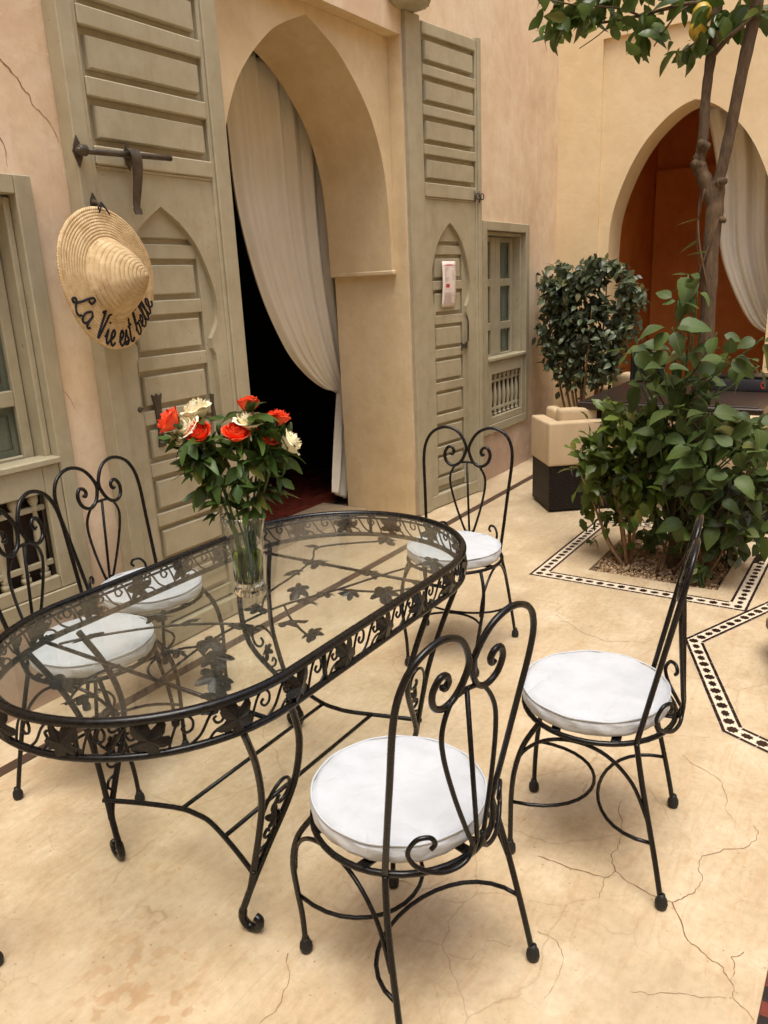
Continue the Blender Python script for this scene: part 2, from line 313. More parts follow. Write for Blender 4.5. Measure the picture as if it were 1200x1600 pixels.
# ------------------------------------------------------------------ geometry helpers
class MB:
    def __init__(s): s.v = []; s.f = []
    def add(s, vs, fs):
        o = len(s.v); s.v += [tuple(p) for p in vs]; s.f += [tuple(i+o for i in f) for f in fs]
    def quad(s, a, b, c, d): s.add([a, b, c, d], [(0, 1, 2, 3)])
    def box(s, x0, x1, y0, y1, z0, z1):
        s.add([(x0, y0, z0), (x1, y0, z0), (x1, y1, z0), (x0, y1, z0), (x0, y0, z1), (x1, y0, z1), (x1, y1, z1), (x0, y1, z1)],
              [(0, 3, 2, 1), (4, 5, 6, 7), (0, 1, 5, 4), (1, 2, 6, 5), (2, 3, 7, 6), (3, 0, 4, 7)])
    def cbox(s, x0, x1, y0, y1, z0, z1, b=.004, seg=1):
        bm = bmesh.new(); bmesh.ops.create_cube(bm, size=1)
        for v in bm.verts:
            v.co = Vector(((x0+x1)/2+v.co.x*(x1-x0), (y0+y1)/2+v.co.y*(y1-y0), (z0+z1)/2+v.co.z*(z1-z0)))
        bmesh.ops.bevel(bm, geom=bm.edges[:], offset=b, segments=seg, affect='EDGES', profile=.6)
        bm.verts.index_update(); s.add([v.co[:] for v in bm.verts], [[v.index for v in f.verts] for f in bm.faces]); bm.free()
    def tube(s, pts, r, n=8, closed=False, cap=True):
        P = [Vector(p) for p in pts]; N = len(P)
        rad = r if isinstance(r, (list, tuple)) else [r]*N
        T = []
        for i in range(N):
            a = P[(i-1) % N] if (closed or i > 0) else P[0]; b = P[(i+1) % N] if (closed or i < N-1) else P[-1]
            d = b-a; T.append(d.normalized() if d.length > 1e-9 else Vector((0, 0, 1)))
        u = T[0].orthogonal().normalized(); o = len(s.v)
        if closed:
            u = Vector((0, 0, 1)) - T[0]*T[0].z
            u = u.normalized() if u.length > .1 else T[0].orthogonal().normalized()
        for i in range(N):
            u = u - T[i]*u.dot(T[i]); u.normalize(); w = T[i].cross(u)
            for k in range(n):
                a = 2*PI*k/n; s.v.append(tuple(P[i]+(u*math.cos(a)+w*math.sin(a))*rad[i]))
        for i in range(N if closed else N-1):
            for k in range(n):
                j = (i+1) % N
                s.f.append((o+i*n+k, o+i*n+(k+1) % n, o+j*n+(k+1) % n, o+j*n+k))
        if cap and not closed:
            s.f.append(tuple(o+k for k in reversed(range(n)))); s.f.append(tuple(o+(N-1)*n+k for k in range(n)))
    def lathe(s, prof, c=(0, 0, 0), n=24, axis='z', cap=True):
        o = len(s.v); c = Vector(c)
        for (r, h) in prof:
            for k in range(n):
                a = 2*PI*k/n
                p = Vector((r*math.cos(a), r*math.sin(a), h)) if axis == 'z' else Vector((r*math.cos(a), -h, r*math.sin(a)))
                s.v.append(tuple(c+p))
        for i in range(len(prof)-1):
            for k in range(n):
                s.f.append((o+i*n+k, o+i*n+(k+1) % n, o+(i+1)*n+(k+1) % n, o+(i+1)*n+k))
        if cap:
            if prof[0][0] > 1e-4: s.f.append(tuple(o+k for k in reversed(range(n))))
            if prof[-1][0] > 1e-4: s.f.append(tuple(o+(len(prof)-1)*n+k for k in range(n)))
    def prism(s, poly, d0, d1, fn):      # poly 2-D, fn(u,v,d)->3-D
        n = len(poly); vs = [fn(u, v, d0) for u, v in poly]+[fn(u, v, d1) for u, v in poly]
        s.add(vs, [tuple(range(n)), tuple(reversed(range(n, 2*n)))]+[(i, i+n, (i+1) % n+n, (i+1) % n) for i in range(n)])
    def grid(s, fn, nu, nv):
        o = len(s.v)
        for j in range(nv+1):
            for i in range(nu+1): s.v.append(tuple(fn(i/nu, j/nv)))
        for j in range(nv):
            for i in range(nu):
                a = o+j*(nu+1)+i; s.f.append((a, a+1, a+nu+2, a+nu+1))
    def mesh(s, name, mat, smooth=False, fixn=True):
        m = bpy.data.meshes.new(name); m.from_pydata(s.v, [], s.f)
        if mat: m.materials.append(M[mat] if isinstance(mat, str) else mat)
        if fixn:
            bm = bmesh.new(); bm.from_mesh(m); bmesh.ops.recalc_face_normals(bm, faces=bm.faces[:]); bm.to_mesh(m); bm.free()
        if smooth:
            m.polygons.foreach_set('use_smooth', [True]*len(m.polygons))
            if smooth == 'angle':
                try: m.set_sharp_from_angle(angle=R(40))
                except Exception: pass
        m.update(); return m
    def build(s, name, mat, parent=None, smooth=False, fixn=True):
        return obj(name, s.mesh(name, mat, smooth, fixn), parent)
def obj(name, mesh, parent=None):
    o = bpy.data.objects.new(name, mesh); COL.objects.link(o)
    if parent: o.parent = parent
    return o
def tag(o, label=None, cat=None, group=None, kind=None):
    if label: o['label'] = label
    if cat: o['category'] = cat
    if group: o['group'] = group
    if kind: o['kind'] = kind
    return o
def thing(name, label, cat, loc=(0, 0, 0), rz=0., group=None):
    o = bpy.data.objects.new(name, None); COL.objects.link(o); o.location = loc; o.rotation_euler = (0, 0, rz); o.empty_display_size = .1
    return tag(o, label, cat, group)
def copy_tree(o, parent=None):
    c = o.copy(); COL.objects.link(c)
    if parent: c.parent = parent
    for ch in o.children: copy_tree(ch, c)
    return c
def cr(pts, k=6, closed=False):        # Catmull-Rom
    P = [Vector(p) for p in pts]; n = len(P); out = []
    for i in range(n if closed else n-1):
        g = lambda j: P[j % n] if closed else P[max(0, min(n-1, j))]
        a, b, c, d = g(i-1), g(i), g(i+1), g(i+2)
        for q in range(k):
            t_ = q/k
            out.append(.5*((2*b)+(c-a)*t_+(2*a-5*b+4*c-d)*t_*t_+(3*b-a-3*c+d)*t_**3))
    if not closed: out.append(P[-1])
    return out
def arc2(cx, cy, r, a0, a1, n=12): return [(cx+r*math.cos(R(a0+(a1-a0)*i/n)), cy+r*math.sin(R(a0+(a1-a0)*i/n))) for i in range(n+1)]
def wall_grid(mb, x0, x1, z0, z1, holes, y, flip=False, fn=None):
    fn = fn or (lambda a, b: (a, y, b))
    xs = sorted({x0, x1, *[h[0] for h in holes], *[h[1] for h in holes]}); zs = sorted({z0, z1, *[h[2] for h in holes], *[h[3] for h in holes]})
    xs = [x for x in xs if x0 <= x <= x1]; zs = [z for z in zs if z0 <= z <= z1]
    for a, b in zip(xs, xs[1:]):
        for c, d in zip(zs, zs[1:]):
            m = ((a+b)/2, (c+d)/2)
            if any(h[0] < m[0] < h[1] and h[2] < m[1] < h[3] for h in holes): continue
            mb.quad(fn(a, c), fn(b, c), fn(b, d), fn(a, d))
def arch_curve(half, cx, n=8):        # half: list (dx, z) from apex to springing
    h = cr([(a, 0, b) for a, b in half], n)
    right = [(cx+p.x, p.z) for p in h]; left = [(cx-p.x, p.z) for p in reversed(h)]
    return left[:-1]+right            # springing left -> apex -> springing right
def arch_plate(mb, curve, xo0, xo1, ztop, d0, d1, fn):
    """plate from xo0..xo1, springing..ztop with an arch-shaped opening; fn(x,z,d)"""
    n = len(curve); ia = max(range(n), key=lambda i: curve[i][1]); za = curve[ia][1]
    for d in (d0, d1):
        for i in range(n-1):
            xo = xo0 if i < ia else xo1; a, b = curve[i], curve[i+1]
            mb.quad(fn(*a, d), fn(*b, d), fn(xo, b[1], d), fn(xo, a[1], d))
        mb.quad(fn(xo0, za, d), fn(curve[ia][0], za, d), fn(curve[ia][0], ztop, d), fn(xo0, ztop, d))
        mb.quad(fn(curve[ia][0], za, d), fn(xo1, za, d), fn(xo1, ztop, d), fn(curve[ia][0], ztop, d))
    o = len(mb.v)
    mb.add([fn(*p, d0) for p in curve]+[fn(*p, d1) for p in curve], [(i, i+1, n+i+1, n+i) for i in range(n-1)])
    for a, xo in ((curve[0], xo0), (curve[-1], xo1)):
        mb.quad(fn(*a, d0), fn(xo, a[1], d0), fn(xo, a[1], d1), fn(*a, d1))

# ================================================================== THE SETTING
WH = 7.6         # height of the court's walls, set tall so skylight falls from overhead
WY = 2.72       # face of the main wall
FX = 7.00       # face of the far wall
OX0, OX1 = 2.874, 4.44   # doorway
# ---- floor (lime plaster) with an opening for the planting bed
BED = (3.96, 4.66, .65, 1.32)
mb = MB()
wall_grid(mb, -5.5, FX, -5.0, 3.3, [BED, (-5.5, OX0, WY+.1, 3.3), (OX1, FX, WY+.1, 3.3)], 0, fn=lambda a, b: (a, b, 0))
for (a, b) in (((BED[0], BED[2]), (BED[1], BED[2])), ((BED[1], BED[2]), (BED[1], BED[3])), ((BED[1], BED[3]), (BED[0], BED[3])), ((BED[0], BED[3]), (BED[0], BED[2]))):
    mb.quad((*a, 0), (*b, 0), (*b, -.12), (*a, -.12))
floor = tag(mb.build('floor', 'lime_floor', fixn=False), kind='structure')
# dark inlaid band along the wall
mb = MB()
x = -1.0
while x < FX:
    x2 = min(FX, x+random.uniform(.7, 1.1)); mb.box(x+.001, x2-.001, 2.412, 2.462, -.01, .003); x = x2
mb.build('inlaid_band', 'band_stone', floor)
# modelled cracks in the floor (thin jagged grooves of dark filler)
def crack(path, w0=.0022, w1=.0008, par=floor, mat='crack', fn=lambda u, v: (u, v, .0012), jit=.008, name='crack'):
    rnd = random.Random(int(path[0][0]*991+path[-1][1]*37)); P = [Vector((a, b)) for a, b in path]
    for _ in range(3):
        Q = [P[0]]
        for a, b in zip(P, P[1:]):
            d = b-a; n_ = Vector((-d.y, d.x)).normalized() if d.length else Vector((0, 1))
            Q += [(a+b)/2+n_*rnd.uniform(-1, 1)*min(jit, d.length*.14), b]
        P = Q
    mb = MB(); N = len(P); L = []; RR = []
    for i, p in enumerate(P):
        d = (P[min(N-1, i+1)]-P[max(0, i-1)]).normalized(); n_ = Vector((-d.y, d.x))
        w = (w0+(w1-w0)*i/(N-1))*rnd.uniform(.45, 1.4)*.5
        L.append(p+n_*w); RR.append(p-n_*w)
    vs = [fn(*p) for p in L]+[fn(*p) for p in RR]
    mb.add(vs, [(i, i+1, N+i+1, N+i) for i in range(N-1)]); return mb.build(name, mat, par, fixn=False)
def unp(px, py, z=0.):
    d = fw*1213 + rt2*(px-600) - up2*(py-800); k = (z-1.55)/d.z; return (d.x*k, d.y*k)
def upath(L): return [unp(*q) for q in L]
for L, w in (([(840, 1338), (880, 1352), (945, 1372), (962, 1362), (1010, 1394), (1050, 1410), (1075, 1398), (1098, 1372), (1097, 1338), (1170, 1322), (1185, 1300), (1177, 1290)], .0032),
             ([(962, 1362), (955, 1335), (968, 1318), (967, 1262), (974, 1252)], .0026), ([(945, 1372), (936, 1405)], .0022),
             ([(1050, 1410), (1075, 1470), (1100, 1490), (1130, 1512), (1142, 1535), (1145, 1560), (1178, 1595)], .0026),
             ([(1162, 1488), (1142, 1495), (1148, 1520), (1142, 1535)], .0022), ([(985, 1550), (1040, 1552), (1085, 1556), (1135, 1560)], .0014),
             ([(868, 960), (905, 985), (945, 1002), (1010, 1004), (1020, 1000)], .0018), ([(450, 1490), (452, 1530), (440, 1565), (405, 1600)], .002),
             ([(620, 1375), (660, 1390), (700, 1372), (720, 1400)], .0012), ([(840, 1455), (870, 1470), (880, 1500), (850, 1560)], .0014),
             ([(1066, 1180), (1110, 1210), (1130, 1225), (1133, 1260), (1150, 1285)], .0015), ([(1010, 1155), (1060, 1150), (1110, 1152)], .0014),
             ([(700, 1490), (735, 1500), (760, 1470), (800, 1480)], .001), ([(905, 1255), (925, 1215), (960, 1200), (975, 1175)], .0012)):
    crack(upath(L), w, w*.5)
# ---- main wall
WIN = [(.976, 1.836), (5.495, 6.355)]; WZ = (.38, 1.99)
holes = [(OX0, OX1, 0, 2.983)] + [(a+.02, b-.02, WZ[0]+.02, WZ[1]-.02) for a, b in WIN]
mb = MB()
wall_grid(mb, -5.5, FX+.04, 0, WH, holes, WY)
for (a, b, c, d) in holes[1:]:
    y1 = WY+.16
    mb.quad((a, WY, c), (a, y1, c), (a, y1, d), (a, WY, d)); mb.quad((b, WY, c), (b, y1, c), (b, y1, d), (b, WY, d))
    mb.quad((a, WY, d), (b, WY, d), (b, y1, d), (a, y1, d)); mb.quad((a, WY, c), (b, WY, c), (b, y1, c), (a, y1, c)); mb.quad((a, y1, c), (b, y1, c), (b, y1, d), (a, y1, d))
mb.quad((-5.5, WY, WH), (FX+.04, WY, WH), (FX+.04, 3.3, WH), (-5.5, 3.3, WH))
wall_grid(mb, -5.5, FX+.04, 0, WH, [holes[0]], 3.3)
wall = tag(mb.build('courtyard_wall', 'ochre_plaster', fixn=False), 'long ochre plaster wall holding the tall arched doorway, two shutters and two windows', 'wall')
mb = MB()      # jambs and lintel soffit of the doorway
for x in (OX0, OX1): mb.quad((x, WY, 0), (x, 3.3, 0), (x, 3.3, 2.983), (x, WY, 2.983))
mb.quad((OX0, WY, 2.983), (OX1, WY, 2.983), (OX1, 3.3, 2.983), (OX0, 3.3, 2.983))
mb.build('door_jamb', 'arch_plaster', wall, fixn=False)
HALF = [(0, 2.930), (.09, 2.894), (.19, 2.850), (.297, 2.790), (.46, 2.65), (.589, 2.49), (.69, 2.25), (.728, 1.97), (.738, 1.64)]
mb = MB()
arch_plate(mb, arch_curve(HALF, 3.657), OX0+.001, OX1-.001, 2.982, 2.81, 3.302, lambda x, z, d: (x, d, z))
mb.build('arch_surround', 'arch_plaster', wall, 'angle')
mb = MB(); mb.cbox(OX0+.002, OX0+.05, 2.80, 3.305, 1.625, 1.652, .006); mb.cbox(OX1-.05, OX1-.002, 2.80, 3.305, 1.625, 1.652, .006)
mb.build('impost_ledge', 'arch_plaster', wall, 'angle')
def unpy(px, py, Y):
    d = fw*1213 + rt2*(px-600) - up2*(py-800); k = Y/d.y; return (d.x*k, 1.55+d.z*k)
for L, w in (([(0, 92), (28, 122), (46, 148), (50, 162), (75, 188), (92, 222)], .005), ([(0, 215), (12, 260)], .003), ([(98, 610), (112, 628), (118, 640)], .003)):
    crack([unpy(*q, WY-.002) for q in L], w, w*.4, wall, 'crack_wall', lambda u, v: (u, WY-.0015, v), .012)
# ---- far wall with a shallow framed panel and arch
RY0, RZ = 2.345, 3.41      # recess edge
mb = MB()
wall_grid(mb, -5.0, WY, 0, WH, [(-4.2, RY0, 0, RZ)], 0, fn=lambda a, b: (FX, a, b))
for a in (-4.2, RY0): mb.quad((FX, a, 0), (FX+.035, a, 0), (FX+.035, a, RZ), (FX, a, RZ))
mb.quad((FX, -4.2, RZ), (FX, RY0, RZ), (FX+.035, RY0, RZ), (FX+.035, -4.2, RZ))
mb.quad((FX, -5.0, WH), (FX, WY, WH), (FX+.4, WY, WH), (FX+.4, -5.0, WH))
farw = tag(mb.build('courtyard_wall', 'yellow_plaster', fixn=False), 'sunny yellow plaster end wall with the curtained arch behind the tree', 'wall')
FH = [(0, 2.862), (.10, 2.83), (.22, 2.755), (.36, 2.62), (.48, 2.44), (.585, 2.2), (.64, 1.98), (.655, 1.72), (.655, 0.0)]
FA = 1.606
c = arch_curve(FH[:-1], FA)
mb = MB()
fnf = lambda y, z, d: (d, y, z)
arch_plate(mb, c, FA-1.1, RY0, RZ, FX+.035, FX+.36, fnf)
for (a, b) in ((FA+.655, RY0), (FA-1.1, FA-.655)):      # piers below the springing
    for d in (FX+.035, FX+.36): mb.quad((d, a, 0), (d, b, 0), (d, b, 1.72), (d, a, 1.72))
for y in (FA+.655, FA-.655): mb.quad((FX+.035, y, 0), (FX+.36, y, 0), (FX+.36, y, 1.72), (FX+.035, y, 1.72))
mb.quad((FX+.035, -4.2, 0), (FX+.035, FA-1.1, 0), (FX+.035, FA-1.1, RZ), (FX+.035, -4.2, RZ))
mb.build('arch_panel', 'yellow_plaster', farw, 'angle', fixn=False)
# ---- two unseen walls closing the court behind the camera, added to shape its light
mb = MB(); mb.quad((-5.5, -5.0, 0), (FX, -5.0, 0), (FX, -5.0, WH), (-5.5, -5.0, WH)); mb.box(-5.5, FX, -5.4, -5.001, 0, WH)
tag(mb.build('courtyard_wall', 'ochre_plaster', fixn=False), 'unseen ochre plaster wall closing the court opposite the tall doorway, added for the light', 'wall')
mb = MB(); mb.box(-5.9, -5.5, -5.4, WY, 0, WH)
tag(mb.build('courtyard_wall', 'yellow_plaster', fixn=False), 'unseen yellow plaster wall closing the court opposite the curtained arch, added for the light', 'wall')
# ---- room behind the doorway
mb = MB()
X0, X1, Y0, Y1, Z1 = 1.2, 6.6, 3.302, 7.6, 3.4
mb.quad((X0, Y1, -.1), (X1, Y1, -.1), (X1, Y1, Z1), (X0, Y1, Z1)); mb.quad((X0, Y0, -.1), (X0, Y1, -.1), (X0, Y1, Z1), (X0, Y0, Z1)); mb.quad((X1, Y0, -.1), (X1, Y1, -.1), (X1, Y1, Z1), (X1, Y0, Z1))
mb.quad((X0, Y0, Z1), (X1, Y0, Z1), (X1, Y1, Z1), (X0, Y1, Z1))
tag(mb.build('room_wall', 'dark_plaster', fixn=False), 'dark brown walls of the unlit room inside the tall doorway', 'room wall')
mb = MB(); mb.quad((X0, 3.3, -.006), (X1, 3.3, -.006), (X1, Y1, -.006), (X0, Y1, -.006))
rfloor = tag(mb.build('room_floor', 'grout', fixn=False), kind='structure')
tm = MB(); tm.cbox(-.024, .024, -.068, .068, -.02, 0, .003); tm = tm.mesh('tile', 'red_tile', fixn=True)
cnt = 0; rest = MB()
for r_ in range(32):
    for c_ in range(20):
        x_ = 2.95+c_*.142+(r_ % 2)*.071; y_ = 3.56+r_*.052
        if x_ > 5.3: continue
        if 3.45+(.0) < x_ < 4.75 and y_ < 4.9 and cnt < 300:
            o = obj('tile', tm, rfloor); o.location = (x_, y_, .002+random.uniform(-.001, .001)); o.rotation_euler = (0, 0, PI/2); cnt += 1
        else: rest.box(x_-.068, x_+.068, y_-.024, y_+.024, -.02, .002)
tag(rest.build('tile_field', 'red_tile', rfloor), kind='stuff')
mb = MB(); mb.cbox(OX0+.003, OX1-.003, 3.12, 3.53, -.02, .012, .006)
tag(mb.build('threshold', 'threshold_stone', None, 'angle'), kind='structure')
# ---- room behind the far arch
mb = MB()
X0, X1, Y0, Y1, Z1 = FX+.36, 9.1, -1.2, 2.42, 3.3
mb.quad((X1, Y0, -.1), (X1, Y1, -.1), (X1, Y1, Z1), (X1, Y0, Z1)); mb.quad((X0, Y1, -.1), (X1, Y1, -.1), (X1, Y1, Z1), (X0, Y1, Z1)); mb.quad((X0, Y0, -.1), (X1, Y0, -.1), (X1, Y0, Z1), (X0, Y0, Z1))
mb.quad((X0, Y0, Z1), (X1, Y0, Z1), (X1, Y1, Z1), (X0, Y1, Z1))
wall_grid(mb, Y0, Y1, 0, Z1, [(FA-.66, FA+.66, 0, 2.9)], 0, fn=lambda a, b: (X0, a, b))
alc = tag(mb.build('alcove_wall', 'rust_plaster', fixn=False), 'rust orange plaster walls of the alcove inside the far arch', 'room wall')
mb = MB()      # raised blind arch on the alcove's back wall
bc = arch_curve([(0, 2.0), (.2, 1.9), (.4, 1.68), (.52, 1.35), (.55, 1.0)], 1.45)
arch_plate(mb, bc, .6, Y1-.01, 2.6, X1-.07, X1-.002, fnf)
mb.box(X1-.07, X1-.002, 2.0, Y1-.01, 0, 1.0); mb.box(X1-.07, X1-.002, .6, .9, 0, 1.0)
mb.build('blind_arch', 'rust_plaster', alc, 'angle')
mb = MB(); mb.quad((FX, Y0, -.004), (X1, Y0, -.004), (X1, Y1, -.004), (FX, Y1, -.004))
tag(mb.build('alcove_floor', 'threshold_stone', fixn=False), kind='structure')

# ---- mosaic borders in the floor
def star(r1, r2, n=8, st=1.): return [((r1 if i % 2 == 0 else r2)*math.cos(PI*i/n)*st, (r1 if i % 2 == 0 else r2)*math.sin(PI*i/n)) for i in range(2*n)]
up3 = lambda u, v, d: (u, v, d)
mb = MB(); mb.prism(star(.0215, .0165), -.004, .0024, up3); STAR_A = mb.mesh('star_tile', 'mosaic_brown')
mb = MB(); mb.prism(star(.0165, .0115, 8, 1.45), -.004, .0024, up3); STAR_B = mb.mesh('star_tile', 'mosaic_brown')
mb = MB(); mb.prism([(-.029, -.0062), (.029, -.0062), (.029, .0062), (-.029, .0062)], -.004, .0022, up3); EDGE = mb.mesh('edge_tile', 'mosaic_brown')
def border(name, poly, wdt, label, closed=True, skip=()):
    """poly: outer corners, counter-clockwise; strip runs inside"""
    P = [Vector(p) for p in poly]; n = len(P); inner = []; outer = []
    for i in range(n):
        a, b, c_ = P[i-1], P[i], P[(i+1) % n]
        d1 = (b-a).normalized(); d2 = (c_-b).normalized(); n1 = Vector((-d1.y, d1.x)); n2 = Vector((-d2.y, d2.x))
        bis = (n1+n2).normalized(); k = 1/max(.2, bis.dot(n1)); inner.append(b+bis*k*wdt); outer.append(b)
    mb = MB()
    for i in range(n):
        if i in skip: continue
        j = (i+1) % n
        mb.add([(*outer[i], .0012), (*outer[j], .0012), (*inner[j], .0012), (*inner[i], .0012)], [(0, 1, 2, 3)])
    g = tag(mb.build(name, 'mosaic_white', None, fixn=False), kind='structure')
    for i in range(n):
        if i in skip: continue
        j = (i+1) % n; d = outer[j]-outer[i]; nn = Vector((-d.y, d.x)).normalized(); ang = math.atan2(d.y, d.x)
        for A, B, off in ((outer[i], outer[j], .008), (inner[i], inner[j], -.008)):
            L = (B-A).length; k = max(1, round(L/.0605)); dd = (B-A)/L
            for q in range(k):
                p = A+dd*(L*(q+.5)/k)+nn*off; o = obj('edge_tile', EDGE, g); o.location = (p.x, p.y, random.uniform(-.0003, .0003)); o.rotation_euler = (0, 0, ang+random.uniform(-.012, .012)); o.scale = (L/k/.0605, 1, 1)
        A = (outer[i]+inner[i])/2; B = (outer[j]+inner[j])/2; L = (B-A).length; k = round(L/.057); dd = (B-A)/L
        for q in range(k+1):
            p = A+dd*(L*q/k)
            if q == k: continue
            o = obj('star_tile', STAR_A if q % 2 == 0 else STAR_B, g); o.location = (p.x, p.y, random.uniform(-.0003, .0003)); o.rotation_euler = (0, 0, ang+random.uniform(-.05, .05))
    return g
border('mosaic_border', [(3.745, .478), (4.955, .478), (4.955, 1.582), (3.745, 1.582)], .092, 'square')
OC = (3.315, -.312); oct_ = [(OC[0]+.978*math.cos(R(90+45*k)), OC[1]+.978*math.sin(R(90+45*k))) for k in range(8)]
border('mosaic_border', oct_, .078, 'octagon', skip=(3, 4, 5))
# corner of a tiled carpet-like strip by the camera's right
mb = MB(); mb.quad((.2, -.078, .0012), (2.4, -.078, .0012), (2.4, .096, .0012), (.2, .096, .0012))
strip = tag(mb.build('tiled_strip', 'grout', None, fixn=False), kind='structure')
for i in range(52):
    for (r0, r1) in ((.0, .05), (.052, .11), (.112, .17)):
        mb = MB(); x_ = .22+i*.0415
        mb.cbox(x_+.001, x_+.0405, .0955-r1, .0945-r0, -.004, .0045, .0015)
        mb.build('tile', 'black_tile' if (i+int(r0*20)) % 2 == 0 else 'red_tile', strip)
# ---- planting bed with gravel
mb = MB()
mb.grid(lambda u, v: (BED[0]+(BED[1]-BED[0])*u, BED[2]+(BED[3]-BED[2])*v, -.045+.02*math.sin(u*9+1)*math.sin(v*7)), 12, 12)
bed = tag(mb.build('planting_bed', 'soil', None, True, fixn=False), kind='structure')
rnd = random.Random(5); mb = MB()
ico = [(0, 0, 1), (.89, 0, .45), (.28, .85, .45), (-.72, .53, .45), (-.72, -.53, .45), (.28, -.85, .45), (.72, .53, -.45), (-.28, .85, -.45), (-.89, 0, -.45), (-.28, -.85, -.45), (.72, -.53, -.45), (0, 0, -1)]
icf = [(0, 1, 2), (0, 2, 3), (0, 3, 4), (0, 4, 5), (0, 5, 1), (1, 6, 2), (2, 7, 3), (3, 8, 4), (4, 9, 5), (5, 10, 1), (6, 7, 2), (7, 8, 3), (8, 9, 4), (9, 10, 5), (10, 6, 1), (11, 7, 6), (11, 8, 7), (11, 9, 8), (11, 10, 9), (11, 6, 10)]
for k in range(3600):
    x_ = rnd.uniform(BED[0]+.006, BED[1]-.006); y_ = rnd.uniform(BED[2]+.006, BED[3]-.006); r_ = rnd.uniform(.005, .0115); q = Quaternion((rnd.random(), rnd.random(), rnd.random(), rnd.random())).normalized()
    z_ = -.03+rnd.uniform(0, .02); sc = Vector((1, rnd.uniform(.6, 1), rnd.uniform(.4, .8)))
    mb.add([Vector((x_, y_, z_))+q @ (Vector(p)*sc)*r_ for p in ico], icf)
tag(mb.build('gravel', 'pebble', None, fixn=False), 'pale brown gravel covering the square planting bed', 'gravel', kind='stuff')
# low stone basin in the octagon
mb = MB(); pts = lambda r_: [(OC[0]+r_*math.cos(R(90+45*k)), OC[1]+r_*math.sin(R(90+45*k))) for k in range(8)]
def ring8(mb, ro, ri, z0, z1):
    a, b = pts(ro), pts(ri)
    mb.add([(*p, z0) for p in a]+[(*p, z0) for p in b]+[(*p, z1) for p in a]+[(*p, z1) for p in b], [f for k in range(8) for q in ((k+1) % 8,) for f in ((k, q, 16+q, 16+k), (8+k, 24+k, 24+q, 8+q), (16+k, 16+q, 24+q, 24+k), (k, 8+k, 8+q, q))])
ring8(mb, .635, .52, 0, .13)
bas = tag(mb.build('fountain_basin', 'basin_stone'), 'brown stone basin edge inside the octagonal mosaic border', 'basin')
mb = MB(); ring8(mb, .66, .50, .13, .165); mb.build('rim', 'basin_stone', bas)
mb = MB(); mb.prism(pts(.519), .002, .012, up3); mb.build('basin_floor', 'red_tile', bas)
mb = MB(); mb.add([(*p, .10) for p in pts(.5195)], [tuple(range(8))]); mb.build('water', 'pane_glass', bas)

